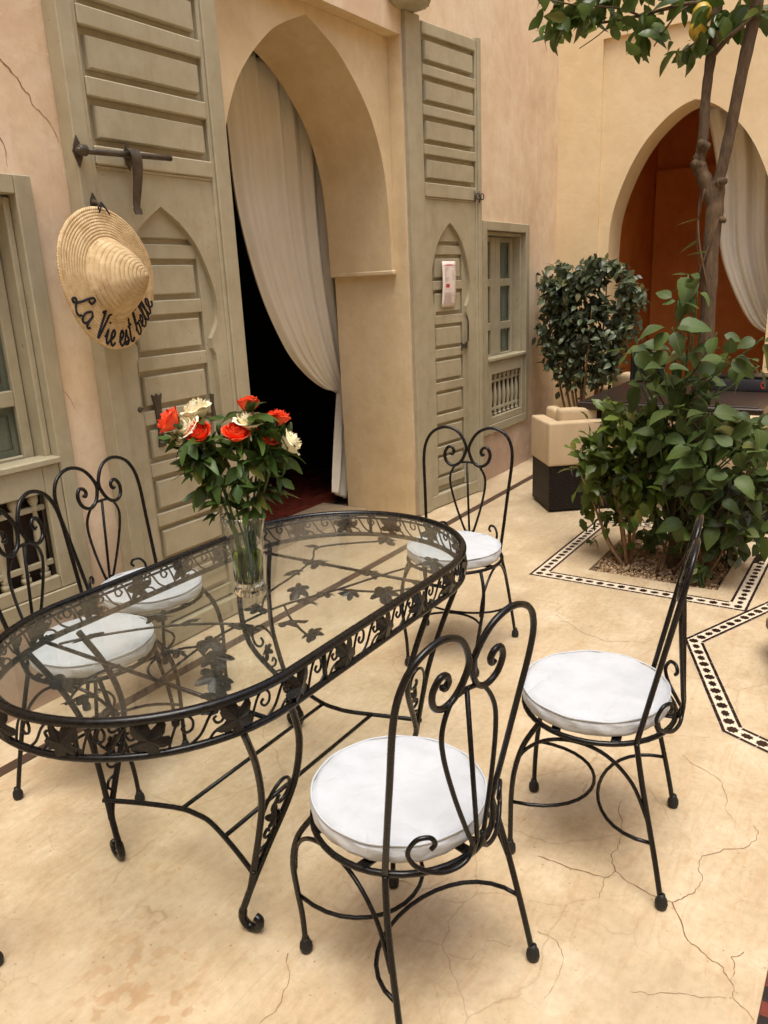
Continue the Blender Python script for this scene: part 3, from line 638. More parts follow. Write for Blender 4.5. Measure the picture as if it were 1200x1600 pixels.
# ================================================================== DOORS AND WINDOWS
def raised_panel(mb, x0, x1, z0, z1, yb, yf, inset=.02, bev=.012):
    a = [(x0+inset, z0+inset), (x1-inset, z0+inset), (x1-inset, z1-inset), (x0+inset, z1-inset)]
    k = inset+bev*.25; b = [(x0+k, z0+k), (x1-k, z0+k), (x1-k, z1-k), (x0+k, z1-k)]
    k = inset+bev; c_ = [(x0+k, z0+k), (x1-k, z0+k), (x1-k, z1-k), (x0+k, z1-k)]
    ym = yf+(yb-yf)*.35
    vs = [(x, yb, z) for x, z in a]+[(x, ym, z) for x, z in b]+[(x, yf, z) for x, z in c_]
    fs = [(8, 9, 10, 11)]
    for L in (0, 4):
        for i in range(4): fs.append((L+i, L+(i+1) % 4, L+4+(i+1) % 4, L+4+i))
    mb.add(vs, fs)
def door_leaf(name, label, w, o0, o1, rows, mid, arch_c, arch_s, dz, ztop, loc, rz, th=.078):
    D = thing(name, label, 'door', loc, rz)
    P = 'green_paint'
    def piece(nm, par, *b, bev=.004):
        mb = MB(); mb.cbox(*b, bev); return mb.build(nm, P, par)
    piece('backing_board', D, .012, w-.012, .033, th, mid+.001, ztop-.01); piece('backing_board', D, .012, w-.012, .068, th-.001, .012, mid-.001)
    piece('stile', D, 0, o0-.022, 0, th, .004, ztop); piece('stile', D, o1+.022, w, 0, th, .004, ztop)
    piece('stile_moulding', D, o0-.022, o0, .009, .06, .004, ztop-.02); piece('stile_moulding', D, o1, o1+.022, .009, .06, .004, ztop-.02)
    edges = [ztop-.02]+[v for r_ in rows for v in r_]+[mid]
    for a, b in zip(edges[0::2], edges[1::2]): piece('rail', D, o0+.0005, o1-.0005, .002, .034, b, a, bev=.005)
    for (a, b) in rows:
        mb = MB(); raised_panel(mb, o0, o1, b, a, .0335, .004, .026, .007); mb.build('panel', P, D, fixn=True)
    K = arch_s
    hf = [(0, 1.912), (.10, 1.845), (.175, 1.765), (.225, 1.67), (.257, 1.58), (.268, 1.50), (.256, 1.425), (.214, 1.36), (.214, 1.315), (.232, 1.285), (.235, .10)]
    pts = cr([(a*K, 0, b+dz) for a, b in hf[:8]], 5)
    tail = [Vector((a*K, 0, b+dz)) for a, b in hf[8:]]
    half = [(p.x, p.z) for p in pts+tail]; half[-1] = (half[-1][0], .10)
    curve = [(arch_c-a, b) for a, b in reversed(half)][:-1]+[(arch_c+a, b) for a, b in half]
    mb = MB(); arch_plate(mb, curve, o0+.0005, o1-.0005, mid-.012, .017, .060, lambda x, z, d: (x, d, z)); mb.build('arch_board', P, D, fixn=True)
    piece('rail', D, o0+.0005, o1-.0005, .014, .060, .006, .098)
    piece('moulding', D, o0+.002, o1-.002, .010, .055, mid-.0115, mid-.0005, bev=.003)
    x0, x1 = max(arch_c-.29*K, o0+.002), min(arch_c+.29*K, o1-.002)
    wk = MB(); wk.box(x0, x1, .0625, .0672, .102, 1.96+dz); wkt = wk.build('wicket_door', P, D)
    s0, s1 = arch_c-.205*K, arch_c+.195*K
    piece('stile', wkt, x0+.002, s0, .0415, .0623, .104, 1.9+dz, bev=.002); piece('stile', wkt, s1, x1-.002, .0415, .0623, .104, 1.9+dz, bev=.002)
    z = 1.933+dz
    while z > .2:
        b = max(z-.168, .16)
        mb = MB(); raised_panel(mb, s0, s1, b, z, .0624, .0415, .021, .007); mb.build('panel', P, wkt, fixn=True)
        piece('rail', wkt, s0+.0005, s1-.0005, .0405, .0622, max(b-.0595, .104), b, bev=.004); z -= .228
    return D, wkt
def iron_tube(nm, par, pts, r, mat='aged_iron', n=8):
    mb = MB(); mb.tube(pts, r, n); return mb.build(nm, mat, par, True)
# --- leaf with the hat
LD, lw = door_leaf('shutter_door', 'tall grey green panelled door leaf with a long iron bolt, on which a straw hat hangs', .81, .09, .70,
    [(2.988, 2.82), (2.752, 2.584), (2.516, 2.348), (2.28, 2.112)], 2.045, .392, 1., 0., 3.1, (2.0, 2.64, 0), 0, .078)
bolt = iron_tube('bolt', LD, [(-.02, -.035, 2.078), (.1, -.035, 2.081), (.25, -.034, 2.088), (.43, -.033, 2.094)], .011)
for bx, bz in ((.005, 2.08), (.235, 2.087)):
    mb = MB(); mb.lathe([(.013, -.018), (.02, -.012), (.02, .012), (.013, .018)], (bx, -.035, bz), 12)
    for v in range(len(mb.v)):
        p = Vector(mb.v[v])-Vector((bx, -.035, bz)); mb.v[v] = (bx+p.z, -.035+p.y, bz+p.x)
    mb.tube([(bx, -.012, bz), (bx, .002, bz)], [.012, .02], 8)
    mb.prism([(0, .055), (.016, .02), (.02, 0), (.016, -.02), (0, -.055), (-.016, -.02), (-.02, 0), (-.016, .02)], -.002, -.008, lambda u, v, d: (bx+u, d, bz+v))
    mb.build('bolt_keeper', 'aged_iron', bolt, 'angle')
mb = MB()
hp = cr([(.222, -.045, 2.108), (.226, -.062, 2.08), (.226, -.06, 2.02), (.220, -.05, 1.95), (.214, -.045, 1.90), (.216, -.05, 1.868)], 6)
wd = [.026]*4+[.024+.002*math.sin(i) for i in range(len(hp))]
o_ = len(mb.v)
for i, p in enumerate(hp):
    f = i/(len(hp)-1); w_ = .019*(1-f)**.8+.009+(.006 if f > .85 else 0)
    for sx_, sy in ((-1, -1), (1, -1), (1, 1), (-1, 1)): mb.v.append((p.x+sx_*w_, p.y+sy*.004, p.z))
for i in range(len(hp)-1):
    for k in range(4): mb.f.append((o_+i*4+k, o_+i*4+(k+1) % 4, o_+i*4+4+(k+1) % 4, o_+i*4+4+k))
mb.f.append((o_, o_+1, o_+2, o_+3)); e_ = o_+(len(hp)-1)*4; mb.f.append((e_, e_+1, e_+2, e_+3))
mb.build('hasp', 'aged_iron', bolt, 'angle')
mb = MB(); mb.tube([(.045, .0, 1.905), (.045, -.02, 1.905), (.045, -.045, 1.893), (.05, -.05, 1.875), (.055, -.04, 1.862)], [.016, .008, .006, .006, .005], 8)
mb.prism([(0, .035), (.014, .01), (.016, -.01), (0, -.03), (-.016, -.01), (-.014, .01)], -.001, -.006, lambda u, v, d: (.045+u, d, 1.905+v)); mb.build('hook', 'aged_iron', LD, 'angle')
mb = MB(); mb.prism(star(.036, .013, 4), -.001, -.010, lambda u, v, d: (.150+u, .040+d, 1.10+v)); mb.lathe([(.012, 0), (.014, .012), (.008, .022), (.0, .024)], (.150, .031, 1.10), 12, 'y'); mb.build('knob', 'aged_iron', lw, 'angle')
mb = MB(); mb.prism([(-.028, .06), (-.012, .05), (0, .062), (.012, .05), (.028, .06), (.018, .02), (.012, -.1), (.02, -.17), (-.02, -.17), (-.012, -.1), (-.018, .02)], -.001, -.007, lambda u, v, d: (.262+u, .0395+d, 1.09+v)); mb.build('strap', 'aged_iron', lw)
mb = MB(); mb.prism([(-.012, .05), (.012, .045), (.006, 0), (.014, -.06), (-.008, -.055)], -.001, -.007, lambda u, v, d: (.585+u, .0395+d, 1.06+v)); mb.build('hinge_plate', 'aged_iron', lw)
# --- leaf with the notice
ang = math.atan2(2.612-2.705, 5.257-4.445)
RD, rw = door_leaf('shutter_door', 'tall grey green panelled door leaf under the octagonal bracket, with a paper notice', .817, .165, .752,
    [(3.02, 2.855), (2.795, 2.63), (2.57, 2.405), (2.345, 2.18)], 2.095, .445, .87, .037, 3.11, (4.458, 2.69, 0), ang)
mb = MB(); mb.prism([(-.02, .02), (0, .008), (.03, .012), (.05, .022), (.075, .018), (.085, 0), (.07, -.02), (.045, -.012), (.02, -.01), (0, -.008), (-.02, -.025), (-.012, 0)], -.001, -.014, lambda u, v, d: (.60+u, .0395+d, 1.12+v*1.3)); mb.build('latch', 'aged_iron', rw)
mb = MB(); mb.tube(cr([(.622, .012, 1.33), (.628, .004, 1.29), (.632, .006, 1.24), (.64, .012, 1.19), (.638, .012, 1.15)], 5), .006, 8); mb.build('latch_rod', 'aged_iron', rw, True)
mb = MB()
for k in (.745, .80):
    mb.tube([(k+.02*math.cos(a*PI/6), -.012, 2.125+.02*math.sin(a*PI/6)) for a in range(12)], .0045, 6, True)
    mb.tube([(k-.026, -.006, 2.16), (k-.022, -.010, 2.125), (k-.028, -.006, 2.085)], [.004, .009, .004], 6)
mb.build('ring_hook', 'aged_iron', RD, True)
# --- octagonal pivot bracket on the wall above the hinge post
mb = MB()
op = lambda r_: [(r_*math.cos(R(22.5+45*k)), r_*math.sin(R(22.5+45*k))) for k in range(8)]
for (r0, z0, r1, z1) in ((.10, 3.112, .135, 3.126), (.14, 3.127, .15, 3.142), (.165, 3.143, .172, 3.165)):
    o_ = len(mb.v); mb.v += [(4.455+u, 2.66+v*.75, z0) for u, v in op(r0)]+[(4.455+u, 2.66+v*.75, z1) for u, v in op(r1)]
    mb.f += [tuple(o_+i for i in range(8)), tuple(o_+8+i for i in range(8))]+[(o_+i, o_+(i+1) % 8, o_+8+(i+1) % 8, o_+8+i) for i in range(8)]
mb.build('pivot_bracket', 'green_paint', wall)
# --- notice pinned on the door
q0 = Vector((math.cos(ang), math.sin(ang), 0)); qn = Vector((-q0.y, q0.x, 0))*-1; base = Vector((4.458, 2.69, 0))
NT_ = thing('paper_notice', 'long white paper notice with red stamp pinned to the door leaf', 'notice', base+q0*.42-qn*.028+Vector((0, 0, 1.55)), ang+.0)
mb = MB(); mb.grid(lambda u, v: ((u-.5)*.168+.006*(v-.5), -.004-.012*math.sin(v*2.6)-.004*math.cos(u*3), (v-.5)*.30), 6, 10); sh = mb.build('sheet', 'paper', NT_, True, False)
sm = sh.modifiers.new('s', 'SOLIDIFY'); sm.thickness = .0008
def pr_(nm, L, mat):
    mb = MB()
    for (a, b, c_, d) in L:
        f = lambda u, v: ((u-.5)*.168+.006*(v-.5), -.0062-.012*math.sin(v*2.6)-.004*math.cos(u*3), (v-.5)*.30)
        mb.quad(f(a, c_), f(b, c_), f(b, d), f(a, d))
    o = mb.build(nm, mat, sh, False, False)
    if len(L) > 3: tag(o, kind='stuff')
rn = random.Random(3)
pr_('red_heading', [(.1, .9, .905, .918), (.3, .7, .925, .934)], 'print_red'); pr_('stamp', [(.22, .5, .43, .505)], 'print_red')
pr_('print', [(.1+rn.uniform(0, .05), rn.uniform(.6, .92), v, v+.006) for v in [.08+i*.019 for i in range(13)]]+[(.1+rn.uniform(0, .1), rn.uniform(.2, .45), v, v+.006) for v in [.55+i*.024 for i in range(14)]]+[(.7, rn.uniform(.75, .9), v, v+.006) for v in [.6+i*.024 for i in range(9)]], 'print_grey')

# --- windows
def lathe_baluster(h):
    pf = [(.020, 0), (.020, .06), (.012, .075), (.018, .10), (.010, .13), (.016, .30), (.020, .42), (.018, .55), (.011, .70), (.009, .80), (.018, .83), (.011, .86), (.017, .90), (.020, .92), (.020, 1.0)]
    mb = MB(); mb.lathe([(r_, z*h) for r_, z in pf], (0, 0, 0), 12); return mb.mesh('baluster', 'green_paint', True)
BAL = None
def window(label, cx, nb=7):
    global BAL
    T = thing('window', label, 'window', (cx, WY, WZ[0]), 0, 'windows in the long wall')
    P = 'green_paint'; H = WZ[1]-WZ[0]; hw = .43
    def piece(nm, par, *b, bev=.004):
        mb = MB(); mb.cbox(*b, bev); return mb.build(nm, P, par)
    fr = piece('frame_board', T, -hw, -hw+.068, -.022, .06, 0, H); piece('frame_board', T, hw-.068, hw, -.022, .06, 0, H)
    piece('frame_board', T, -hw+.0685, hw-.0685, -.021, .06, H-.066, H); piece('sill', T, -hw+.0685, hw-.0685, -.021, .06, 0, .07)
    for sx_ in (-1, 1): piece('inner_moulding', T, min(sx_*(hw-.07), sx_*(hw-.095)), max(sx_*(hw-.07), sx_*(hw-.095)), .02, .10, .075, H-.072)
    piece('inner_moulding', T, -hw+.096, hw-.096, .02, .10, H-.095, H-.0675)
    # two casements, three panes each
    for sx_ in (-1, 1):
        yc, zb, zt = .085, .575, H-.098
        cs = MB(); a, b = sorted((sx_*.002, sx_*(hw-.098)))
        st = piece('casement', T, *sorted((sx_*.002, sx_*.088)), yc, yc+.035, zb, zt)
        piece('stile', st, *sorted((sx_*.288, sx_*(hw-.099))), yc, yc+.035, zb, zt)
        rows = [(1.855-.38, 1.575-.38), (1.515-.38, 1.235-.38), (1.175-.38, .985-.38)]
        xa, xb = sorted((sx_*.0885, sx_*.2875))
        for (p, q) in ((zt, rows[0][0]), (rows[0][1], rows[1][0]), (rows[1][1], rows[2][0]), (rows[2][1], zb)): piece('rail', st, xa, xb, yc+.002, yc+.034, q, p)
        for (p, q) in rows:
            mb = MB(); mb.box(xa-.003, xb+.003, yc+.018, yc+.021, q-.003, p+.003); mb.build('pane', 'pane_glass', st)
            mb = MB(); mb.tube([(xa+.035, yc+.012, q+.03), (xb-.035, yc+.012, q+.03), (xb-.035, yc+.012, p-.03), (xa+.035, yc+.012, p-.03)], .0032, 6, True); mb.build('glazing_line', 'aged_iron', st)
    mb = MB(); mb.grid(lambda u, v: (-.34+.68*u, .128+.006*math.sin(u*60), .56+.95*v), 80, 1); mb.build('net_curtain', 'lace', T, True, False)
    # panel with turned balusters
    z0, z1 = .072, .57
    for sx_ in (-1, 1): piece('panel_stile', T, *sorted((sx_*.29, sx_*(hw-.069))), -.016, .012, z0, z1)
    piece('panel_rail', T, -.2895, .2895, -.015, .012, z1-.105, z1); piece('panel_rail', T, -.2895, .2895, -.015, .012, z0, z0+.055)
    piece('ledge', T, -hw+.066, hw-.066, -.032, .07, z1+.0005, z1+.026)
    mb = MB(); mb.box(-.30, .30, .055, .06, z0, z1); mb.build('shade_back', 'dark_plaster', T)  # dark board standing in for the shade in the gaps behind the balusters
    zb, zt = z0+.055, z1-.105
    if BAL is None: BAL = lathe_baluster(zt-zb)
    for k in range(nb):
        o = obj('baluster', BAL, T); o.location = (-.29+.58*(k+.5)/nb, .02, zb)
    for zz in (zb+.055, zt-.058): piece('spindle_bar', T, -.2895, .2895, .012, .03, zz-.011, zz+.011, bev=.002)
    return T
window('grey green window with turned balusters beside the hat door', 1.406)
window('grey green window with turned balusters beside the notice door, near the leafy corner shrub', 5.925)

# ================================================================== CURTAINS, HAT, INTERIOR
def curtain(name, label, left, right, fn, amp, nf, nu=90, nv=60, seed=1, tail=None):
    """left/right: edge curves from top to tie (a,z); fn(a,z,depth)"""
    rnd = random.Random(seed); ph = [rnd.uniform(0, 6) for _ in range(6)]
    Lc = cr([(a, 0, b) for a, b in left], 12); Rc = cr([(a, 0, b) for a, b in right], 12)
    def pick(c_, v):
        f = v*(len(c_)-1); i = min(int(f), len(c_)-2); return c_[i].lerp(c_[i+1], f-i)
    def surf(u, v):
        a, b = pick(Lc, v), pick(Rc, v)
        uu = u
        p = a.lerp(b, uu)
        sag = math.sin(u*PI)*(v**2)*.05
        k = 1-.45*v
        d = amp*k*(math.sin(u*nf*2*PI+ph[0]+1.2*math.sin(v*2+ph[1]))+.45*math.sin(u*nf*4.3*PI+ph[2]+v*2)+.3*math.sin(u*nf*1.1*PI+ph[3]))
        return fn(p.x, p.z-sag, d)
    T = thing(name, label, 'curtain')
    mb = MB(); mb.grid(surf, nu, nv)
    if True:
        o = mb.build('drape', 'curtain_cloth', T, True, False); m_ = o.modifiers.new('s', 'SOLIDIFY'); m_.thickness = .003
    if tail:
        mb = MB(); mb.grid(tail, 30, 30); o = mb.build('tail', 'curtain_cloth', T, True, False); m_ = o.modifiers.new('s', 'SOLIDIFY'); m_.thickness = .003
    return T
def tail1(u, v):
    w = .05+.115*v**.8; x0 = 4.545-.165*(v**1.2)
    z = .87-.85*v+.09*v*(1-u)*(v > .0)
    return (x0+w*u*1.05, 3.40+.022*math.sin(u*11+v*3)+.012*math.sin(u*23), max(z-.0*u, .02+.1*(1-u)*v))
curtain('door_curtain', 'cream cotton curtain swept aside in the tall arched doorway', [(3.60, 2.90), (3.64, 2.5), (3.673, 2.056), (3.809, 1.578), (4.012, 1.208), (4.20, 1.01), (4.40, .88), (4.54, .845)],
        [(4.75, 2.90), (4.75, 2.4), (4.74, 2.0), (4.73, 1.6), (4.72, 1.3), (4.70, 1.1), (4.66, .97), (4.60, .90)], lambda a, z, d: (a, 3.42+d, z), .026, 7, tail=tail1)
curtain('arch_curtain', 'off white curtain swept aside in the far arch behind the tree', [(1.62, 2.86), (1.50, 2.4), (1.43, 1.785), (1.326, 1.466), (1.148, 1.142), (1.0, 1.03), (.9, 1.0)],
        [(.72, 2.86), (.72, 2.4), (.72, 1.9), (.72, 1.6), (.74, 1.35), (.77, 1.18), (.80, 1.08)], lambda a, z, d: (7.44+d, a, z), .03, 5, seed=4)
# dim furniture inside the room
cab = thing('dim_cabinet', 'barely visible dark cabinet with a pale card inside the unlit room', 'cabinet', (4.55, 5.9, 0), 0)
mb = MB(); mb.cbox(-.35, .35, -.2, .2, 0, 1.05, .01); mb.build('carcass', 'table_lacquer', cab)
for z in (.3, .62, .92):
    mb = MB(); mb.cbox(-.3, .3, -.215, -.2, z-.12, z+.12, .004); mb.build('drawer_front', 'table_lacquer', cab)
mb = MB(); mb.box(-.25, .2, -.17, -.16, 1.051, 1.32); mb.build('card', 'dim_card', cab)

# --- straw hat
HC = Vector((1.992, 2.555, 1.622))
hat = thing('straw_hat', 'pointed straw sun hat with black embroidered words hanging on the door', 'hat', HC, 0)
hat.rotation_euler = (R(-3), R(4), R(13))
RB = .258
def hat_prof(rho):      # height of the surface above the brim plane (towards the courtyard), rho 0..1
    r_ = rho*RB
    if r_ > .145: h = .012+.018*((RB-r_)/(RB-.145))
    else:
        t_ = 1-r_/.145; h = .030+.155*(.62*t_**.95+.38*(1-(1-t_)**2.2))
    return h
NB = 24
prof = []
for i in range(NB*6+1):
    rho = i/(NB*6); ridge = abs(math.sin(i/6*PI))*.0030
    prof.append((rho*RB, hat_prof(rho)+ridge))
mb = MB(); n_ = 96; o_ = 0
for (r_, h) in prof:
    for k in range(n_):
        a = 2*PI*k/n_; wob = 1+.012*math.sin(2*a+1)*(r_/RB)+.006*math.sin(5*a)*(r_/RB)
        hh = h+.010*math.sin(2*a+.5)*(r_/RB)**2
        mb.v.append((r_*wob*math.cos(a), -hh, r_*wob*math.sin(a)))
for i in range(len(prof)-1):
    for k in range(n_): mb.f.append((i*n_+k, i*n_+(k+1) % n_, (i+1)*n_+(k+1) % n_, (i+1)*n_+k))
o = mb.build('straw_body', 'straw', hat, True, False); m_ = o.modifiers.new('s', 'SOLIDIFY'); m_.thickness = .004; m_.offset = -1
mb = MB(); mb.tube([(RB*(1+.012*math.sin(2*a+1)+.006*math.sin(5*a))*math.cos(a), -(prof[-1][1]+.010*math.sin(2*a+.5)), RB*(1+.012*math.sin(2*a+1)+.006*math.sin(5*a))*math.sin(a)) for a in [2*PI*k/72 for k in range(72)]], .0045, 6, True); mb.build('brim_edge', 'straw', hat, True)
mb = MB(); mb.tube(cr([(-.02, -.022, .235), (-.012, -.03, .26), (0, -.02, .275), (.01, -.028, .258), (.03, -.03, .235)], 6), .003, 6); mb.tube(cr([(-.012, -.026, .262), (-.03, -.03, .25), (-.02, -.03, .24)], 4), .003, 6); mb.build('hanging_cord', 'black_wool', hat, True)
# lettering: strokes in units (x advance, y up 0..1), placed around the brim
GL = {
 'L': ([[(.72, 1.3), (.55, 1.2), (.42, .95), (.3, .5), (.12, .12), (-.1, .1), (-.08, .28), (.15, .25), (.5, .02), (.85, -.02), (1.0, .15)], [(.72, 1.3), (.95, 1.25), (.9, 1.0), (.55, .95)]], 1.05),
 'a': ([[(.62, .62), (.35, .75), (.08, .5), (.08, .18), (.3, 0), (.55, .2), (.64, .66), (.6, .2), (.75, 0), (.92, .12)]], .95),
 'V': ([[(-.05, 1.2), (.12, 1.4), (.25, 1.2), (.32, .5), (.42, .02), (.62, .7), (.85, 1.35), (1.02, 1.4)]], 1.0),
 'i': ([[(0, .25), (.18, .68), (.18, .2), (.32, 0), (.48, .15)], [(.2, 1.0), (.24, 1.06)]], .5),
 'e': ([[(.0, .2), (.35, .38), (.52, .6), (.36, .76), (.14, .55), (.14, .2), (.36, 0), (.62, .15)]], .62),
 's': ([[(0, .12), (.3, .72), (.32, .5), (.48, .25), (.36, 0), (.1, .05), (.2, .14), (.6, .14)]], .6),
 't': ([[(.28, 1.25), (.2, .5), (.22, .1), (.4, 0), (.6, .15)], [(.0, .82), (.5, .9)]], .62),
 'b': ([[(.0, .3), (.28, .95), (.38, 1.45), (.24, 1.5), (.14, 1.0), (.12, .2), (.3, 0), (.52, .2), (.48, .6), (.3, .62), (.6, .6), (.75, .66)]], .74),
 'l': ([[(0, .2), (.3, .8), (.4, 1.4), (.26, 1.5), (.16, 1.0), (.16, .2), (.32, 0), (.5, .15)]], .48)}
word = 'La Vie est belle'; adv = []; x = 0
for ch in word:
    adv.append(x); x += (.42 if ch == ' ' else GL[ch][1])
TOT = x; A0, A1 = R(201), R(343); rbase = .249; SCL = (A1-A0)*.215/TOT
for ch, ax in zip(word, adv):
    if ch == ' ': continue
    mb = MB()
    for st in GL[ch][0]:
        pts = []
        for p in cr([(a, b, 0) for a, b in st], 5):
            th_ = A0+(ax+p.x)*SCL/.215; r_ = rbase-p.y*SCL*1.45
            hh = hat_prof(r_/RB)+.006+.010*math.sin(2*th_+.5)*(r_/RB)**2
            wob = 1+.012*math.sin(2*th_+1)*(r_/RB)
            pts.append((r_*wob*math.cos(th_), -hh, r_*wob*math.sin(th_)))
        mb.tube(pts, .0052, 6)
    mb.build('letter', 'black_wool', hat, True)

# ================================================================== GARDEN CHAIRS
IR = 'black_iron'
SEAT_Z = .432
def make_chair():
    T = thing('garden_chair', '', 'chair')
    def tb(nm, par, pts, r, k=6, closed=False, n=8):
        mb = MB(); mb.tube(cr(pts, k, closed) if k else pts, r, n, closed); return mb.build(nm, IR, par, True)
    rs = .2
    ring = tb('seat_ring', T, [(rs*math.cos(a*PI/20), rs*math.sin(a*PI/20), SEAT_Z) for a in range(40)], .0072, 0, True)
    mb = MB()
    for yy in (-.07, .08):
        h = math.sqrt(rs**2-yy**2); mb.cbox(-h, h, yy-.012, yy+.012, SEAT_Z+.002, SEAT_Z+.008, .001)
    mb.cbox(-.012, .012, -rs, rs, SEAT_Z-.005, SEAT_Z+.001, .001); mb.build('seat_strap', IR, ring)
    # back: plane coordinates (u,w) -> 3-D, curving forward towards the seat ring at the sides
    y0, lean = -.118, .205
    def bp(u, w, e=0.): return (u, y0-lean*w-e, SEAT_Z+w)
    for sx_ in (-1, 1):
        up_ = [bp(.172, 0), bp(.182, .1), bp(.195, .25), bp(.206, .38), bp(.198, .45), bp(.165, .498), bp(.105, .518), bp(.045, .497), bp(.008, .44), bp(.014, .398), bp(.036, .366), bp(.066, .355), bp(.096, .371), bp(.106, .405), bp(.092, .432), bp(.073, .432), bp(.063, .416), bp(.070, .403), bp(.079, .408)]
        lg = [(.214, -.202, .012), (.203, -.178, .14), (.185, -.14, .32)]
        pts = [Vector((sx_*p[0]*.965, p[1], p[2])) for p in up_]
        back = tb('back_scroll', T, pts, .0070)
        pts = [Vector((sx_*p[0], p[1], p[2])) for p in lg+[(.172*.965, *up_[0][1:])]]
        leg = tb('leg', T, pts, .0072)
        mb = MB(); mb.lathe([(.006, 0), (.014, .003), (.0165, .014), (.015, .026), (.010, .034), (.009, .042)], (sx_*.214, -.202, 0), 12); mb.build('foot', 'black_rubber', leg, True)
        # teardrop halves and rod
        td = [(0, .372), (.045, .362), (.076, .315), (.078, .26), (.058, .17), (.03, .08), (.012, .03), (.007, .001)]
        ty = lambda w: -.219+.0245*max(0, w)/.372 if w > .03 else -.204-.0131*max(0, w)/.03
        tb('teardrop', T, [Vector((sx_*u, ty(w), SEAT_Z+w)) for u, w in td], .0052)
        sc = [(.014, .05), (.022, .012), (.05, -.002), (.09, .0), (.128, .022), (.142, .055), (.13, .085), (.108, .088), (.098, .072), (.106, .06)]
        def ringy(u, w): return -math.sqrt(max(0, (rs+.004)**2-min(u, .19)**2))-.03*max(w, 0)-.012
        tb('base_scroll', T, [Vector((sx_*u, ringy(u, w), SEAT_Z+w+.004)) for u, w in sc], .0052)
        # front legs: bowed
        fl = [(.150, .128, SEAT_Z), (.172, .165, .37), (.176, .188, .29), (.164, .20, .2), (.152, .205, .11), (.148, .207, .012)]
        leg = tb('leg', T, [Vector((sx_*p[0], p[1], p[2])) for p in fl], .0072)
        mb = MB(); mb.lathe([(.006, 0), (.014, .003), (.0165, .014), (.015, .026), (.010, .034), (.009, .042)], (sx_*.148, .207, 0), 12); mb.build('foot', 'black_rubber', leg, True)
        # arched brace between front and back leg
        tb('arch_brace', T, [Vector((sx_*p[0], p[1], p[2])) for p in [(.166, .196, .26), (.172, .172, .34), (.182, .11, .40), (.186, .03, .418), (.188, -.05, .395), (.19, -.115, .33), (.197, -.155, .24)]], .0052)
    mb = MB(); mb.tube([(0, ty(.368), SEAT_Z+.368), (0, ty(.04), SEAT_Z+.04), (0, ty(0), SEAT_Z)], .0052, 8); mb.build('back_rod', IR, T, True)
    # two stretcher bows meeting in the middle
    z = .175
    def bow(a, b, ym, s_):
        P = []
        for i in range(17):
            t_ = PI*i/16; P.append((a*math.cos(t_), b+(ym-b)*math.sin(t_)**.85, z))
        return P
    tb('stretcher', T, bow(.157, .203, .004, 1), .0052, 0); tb('stretcher', T, bow(.199, -.172, -.010, 1), .0052, 0)
    return T
chair0 = make_chair()
def make_cushion(seed):
    rnd = random.Random(seed); ph = [rnd.uniform(0, 6.28) for _ in range(8)]
    T = thing('seat_cushion', '', 'cushion')
    prof = [(0, .056), (.06, .0565), (.12, .057), (.165, .056), (.19, .053), (.2, .047), (.2055, .038), (.2065, .026), (.205, .014), (.2, .005), (.19, .0005), (.1, 0), (0, 0)]
    n_ = 96; mb = MB(); NP = []
    for (a, b), (c_, d) in zip(prof, prof[1:]):
        for q in range(3): NP.append((a+(c_-a)*q/3, b+(d-b)*q/3))
    NP.append(prof[-1])
    for (r_, h) in NP:
        for k in range(n_):
            a = 2*PI*k/n_; R_ = r_*(1+.012*math.sin(2*a+ph[0])+.006*math.sin(5*a+ph[1]))
            x_, y_ = R_*math.cos(a), R_*math.sin(a); hh = h
            if h > .04:
                hh += .0022*math.sin(x_*38+y_*22+ph[2])*math.sin(y_*17-x_*9+ph[3])+.0015*math.sin(x_*70-y_*55+ph[4])*(r_/.2)
                d = (x_*math.cos(ph[5])+y_*math.sin(ph[5]))-.05; hh += .0035*math.exp(-(d/.006)**2)*(.4+.6*math.sin(y_*14+ph[6]))
                d = (x_*math.cos(ph[6])+y_*math.sin(ph[6]))+.06; hh += .003*math.exp(-(d/.005)**2)
            elif h > .004:
                R2 = 1+.012*math.sin(a*23+ph[4]+h*90)*.5+.010*math.sin(a*9+ph[5]+h*160)*.5; x_ *= R2; y_ *= R2
            mb.v.append((x_, y_, hh))
    for i in range(len(NP)-1):
        for k in range(n_): mb.f.append((i*n_+k, i*n_+(k+1) % n_, (i+1)*n_+(k+1) % n_, (i+1)*n_+k))
    cov = mb.build('cover', 'white_cloth', T, True, False)
    mb = MB(); mb.tube([(.2035*math.cos(2*PI*k/72)*(1+.012*math.sin(2*2*PI*k/72+ph[0])), .2035*math.sin(2*PI*k/72)*(1+.012*math.sin(2*2*PI*k/72+ph[0])), .0475+.001*math.sin(k)) for k in range(72)], .0028, 6, True); mb.build('piping', 'white_cloth', T, True)
    return T
def place_chair(cx, cy, fx, fy, label, clabel, seed, tilt=0.):
    global first
    T = chair0 if first else copy_tree(chair0); first = False
    rz = math.atan2(fy, fx)-PI/2
    T.location = (cx, cy, 0); T.rotation_euler = (0, 0, rz); tag(T, label, 'chair', 'wrought iron chairs around the glass table')
    if not clabel: return
    C_ = make_cushion(seed); C_.location = (cx+.010*math.cos(rz+PI/2), cy+.010*math.sin(rz+PI/2), SEAT_Z+.0095); C_.scale = (.955, .955, 1); C_.rotation_euler = (0, 0, rz+seed); tag(C_, clabel, 'cushion', 'round white seat cushions')
first = True
place_chair(1.232, .815, .23, .973, 'black wrought iron chair pulled up to the table beside the curled table leg', 'bluish white round cushion on the chair beside the curled table leg', 1)
place_chair(1.882, .588, -.17, .985, 'black wrought iron chair standing over the big floor crack, near the octagonal mosaic', 'creased white round cushion on the chair over the big floor crack', 2)
place_chair(2.755, 1.50, -.98, -.18, 'black wrought iron chair at the table end in front of the notice door', 'white round cushion half seen through glass, in front of the notice door', 3)
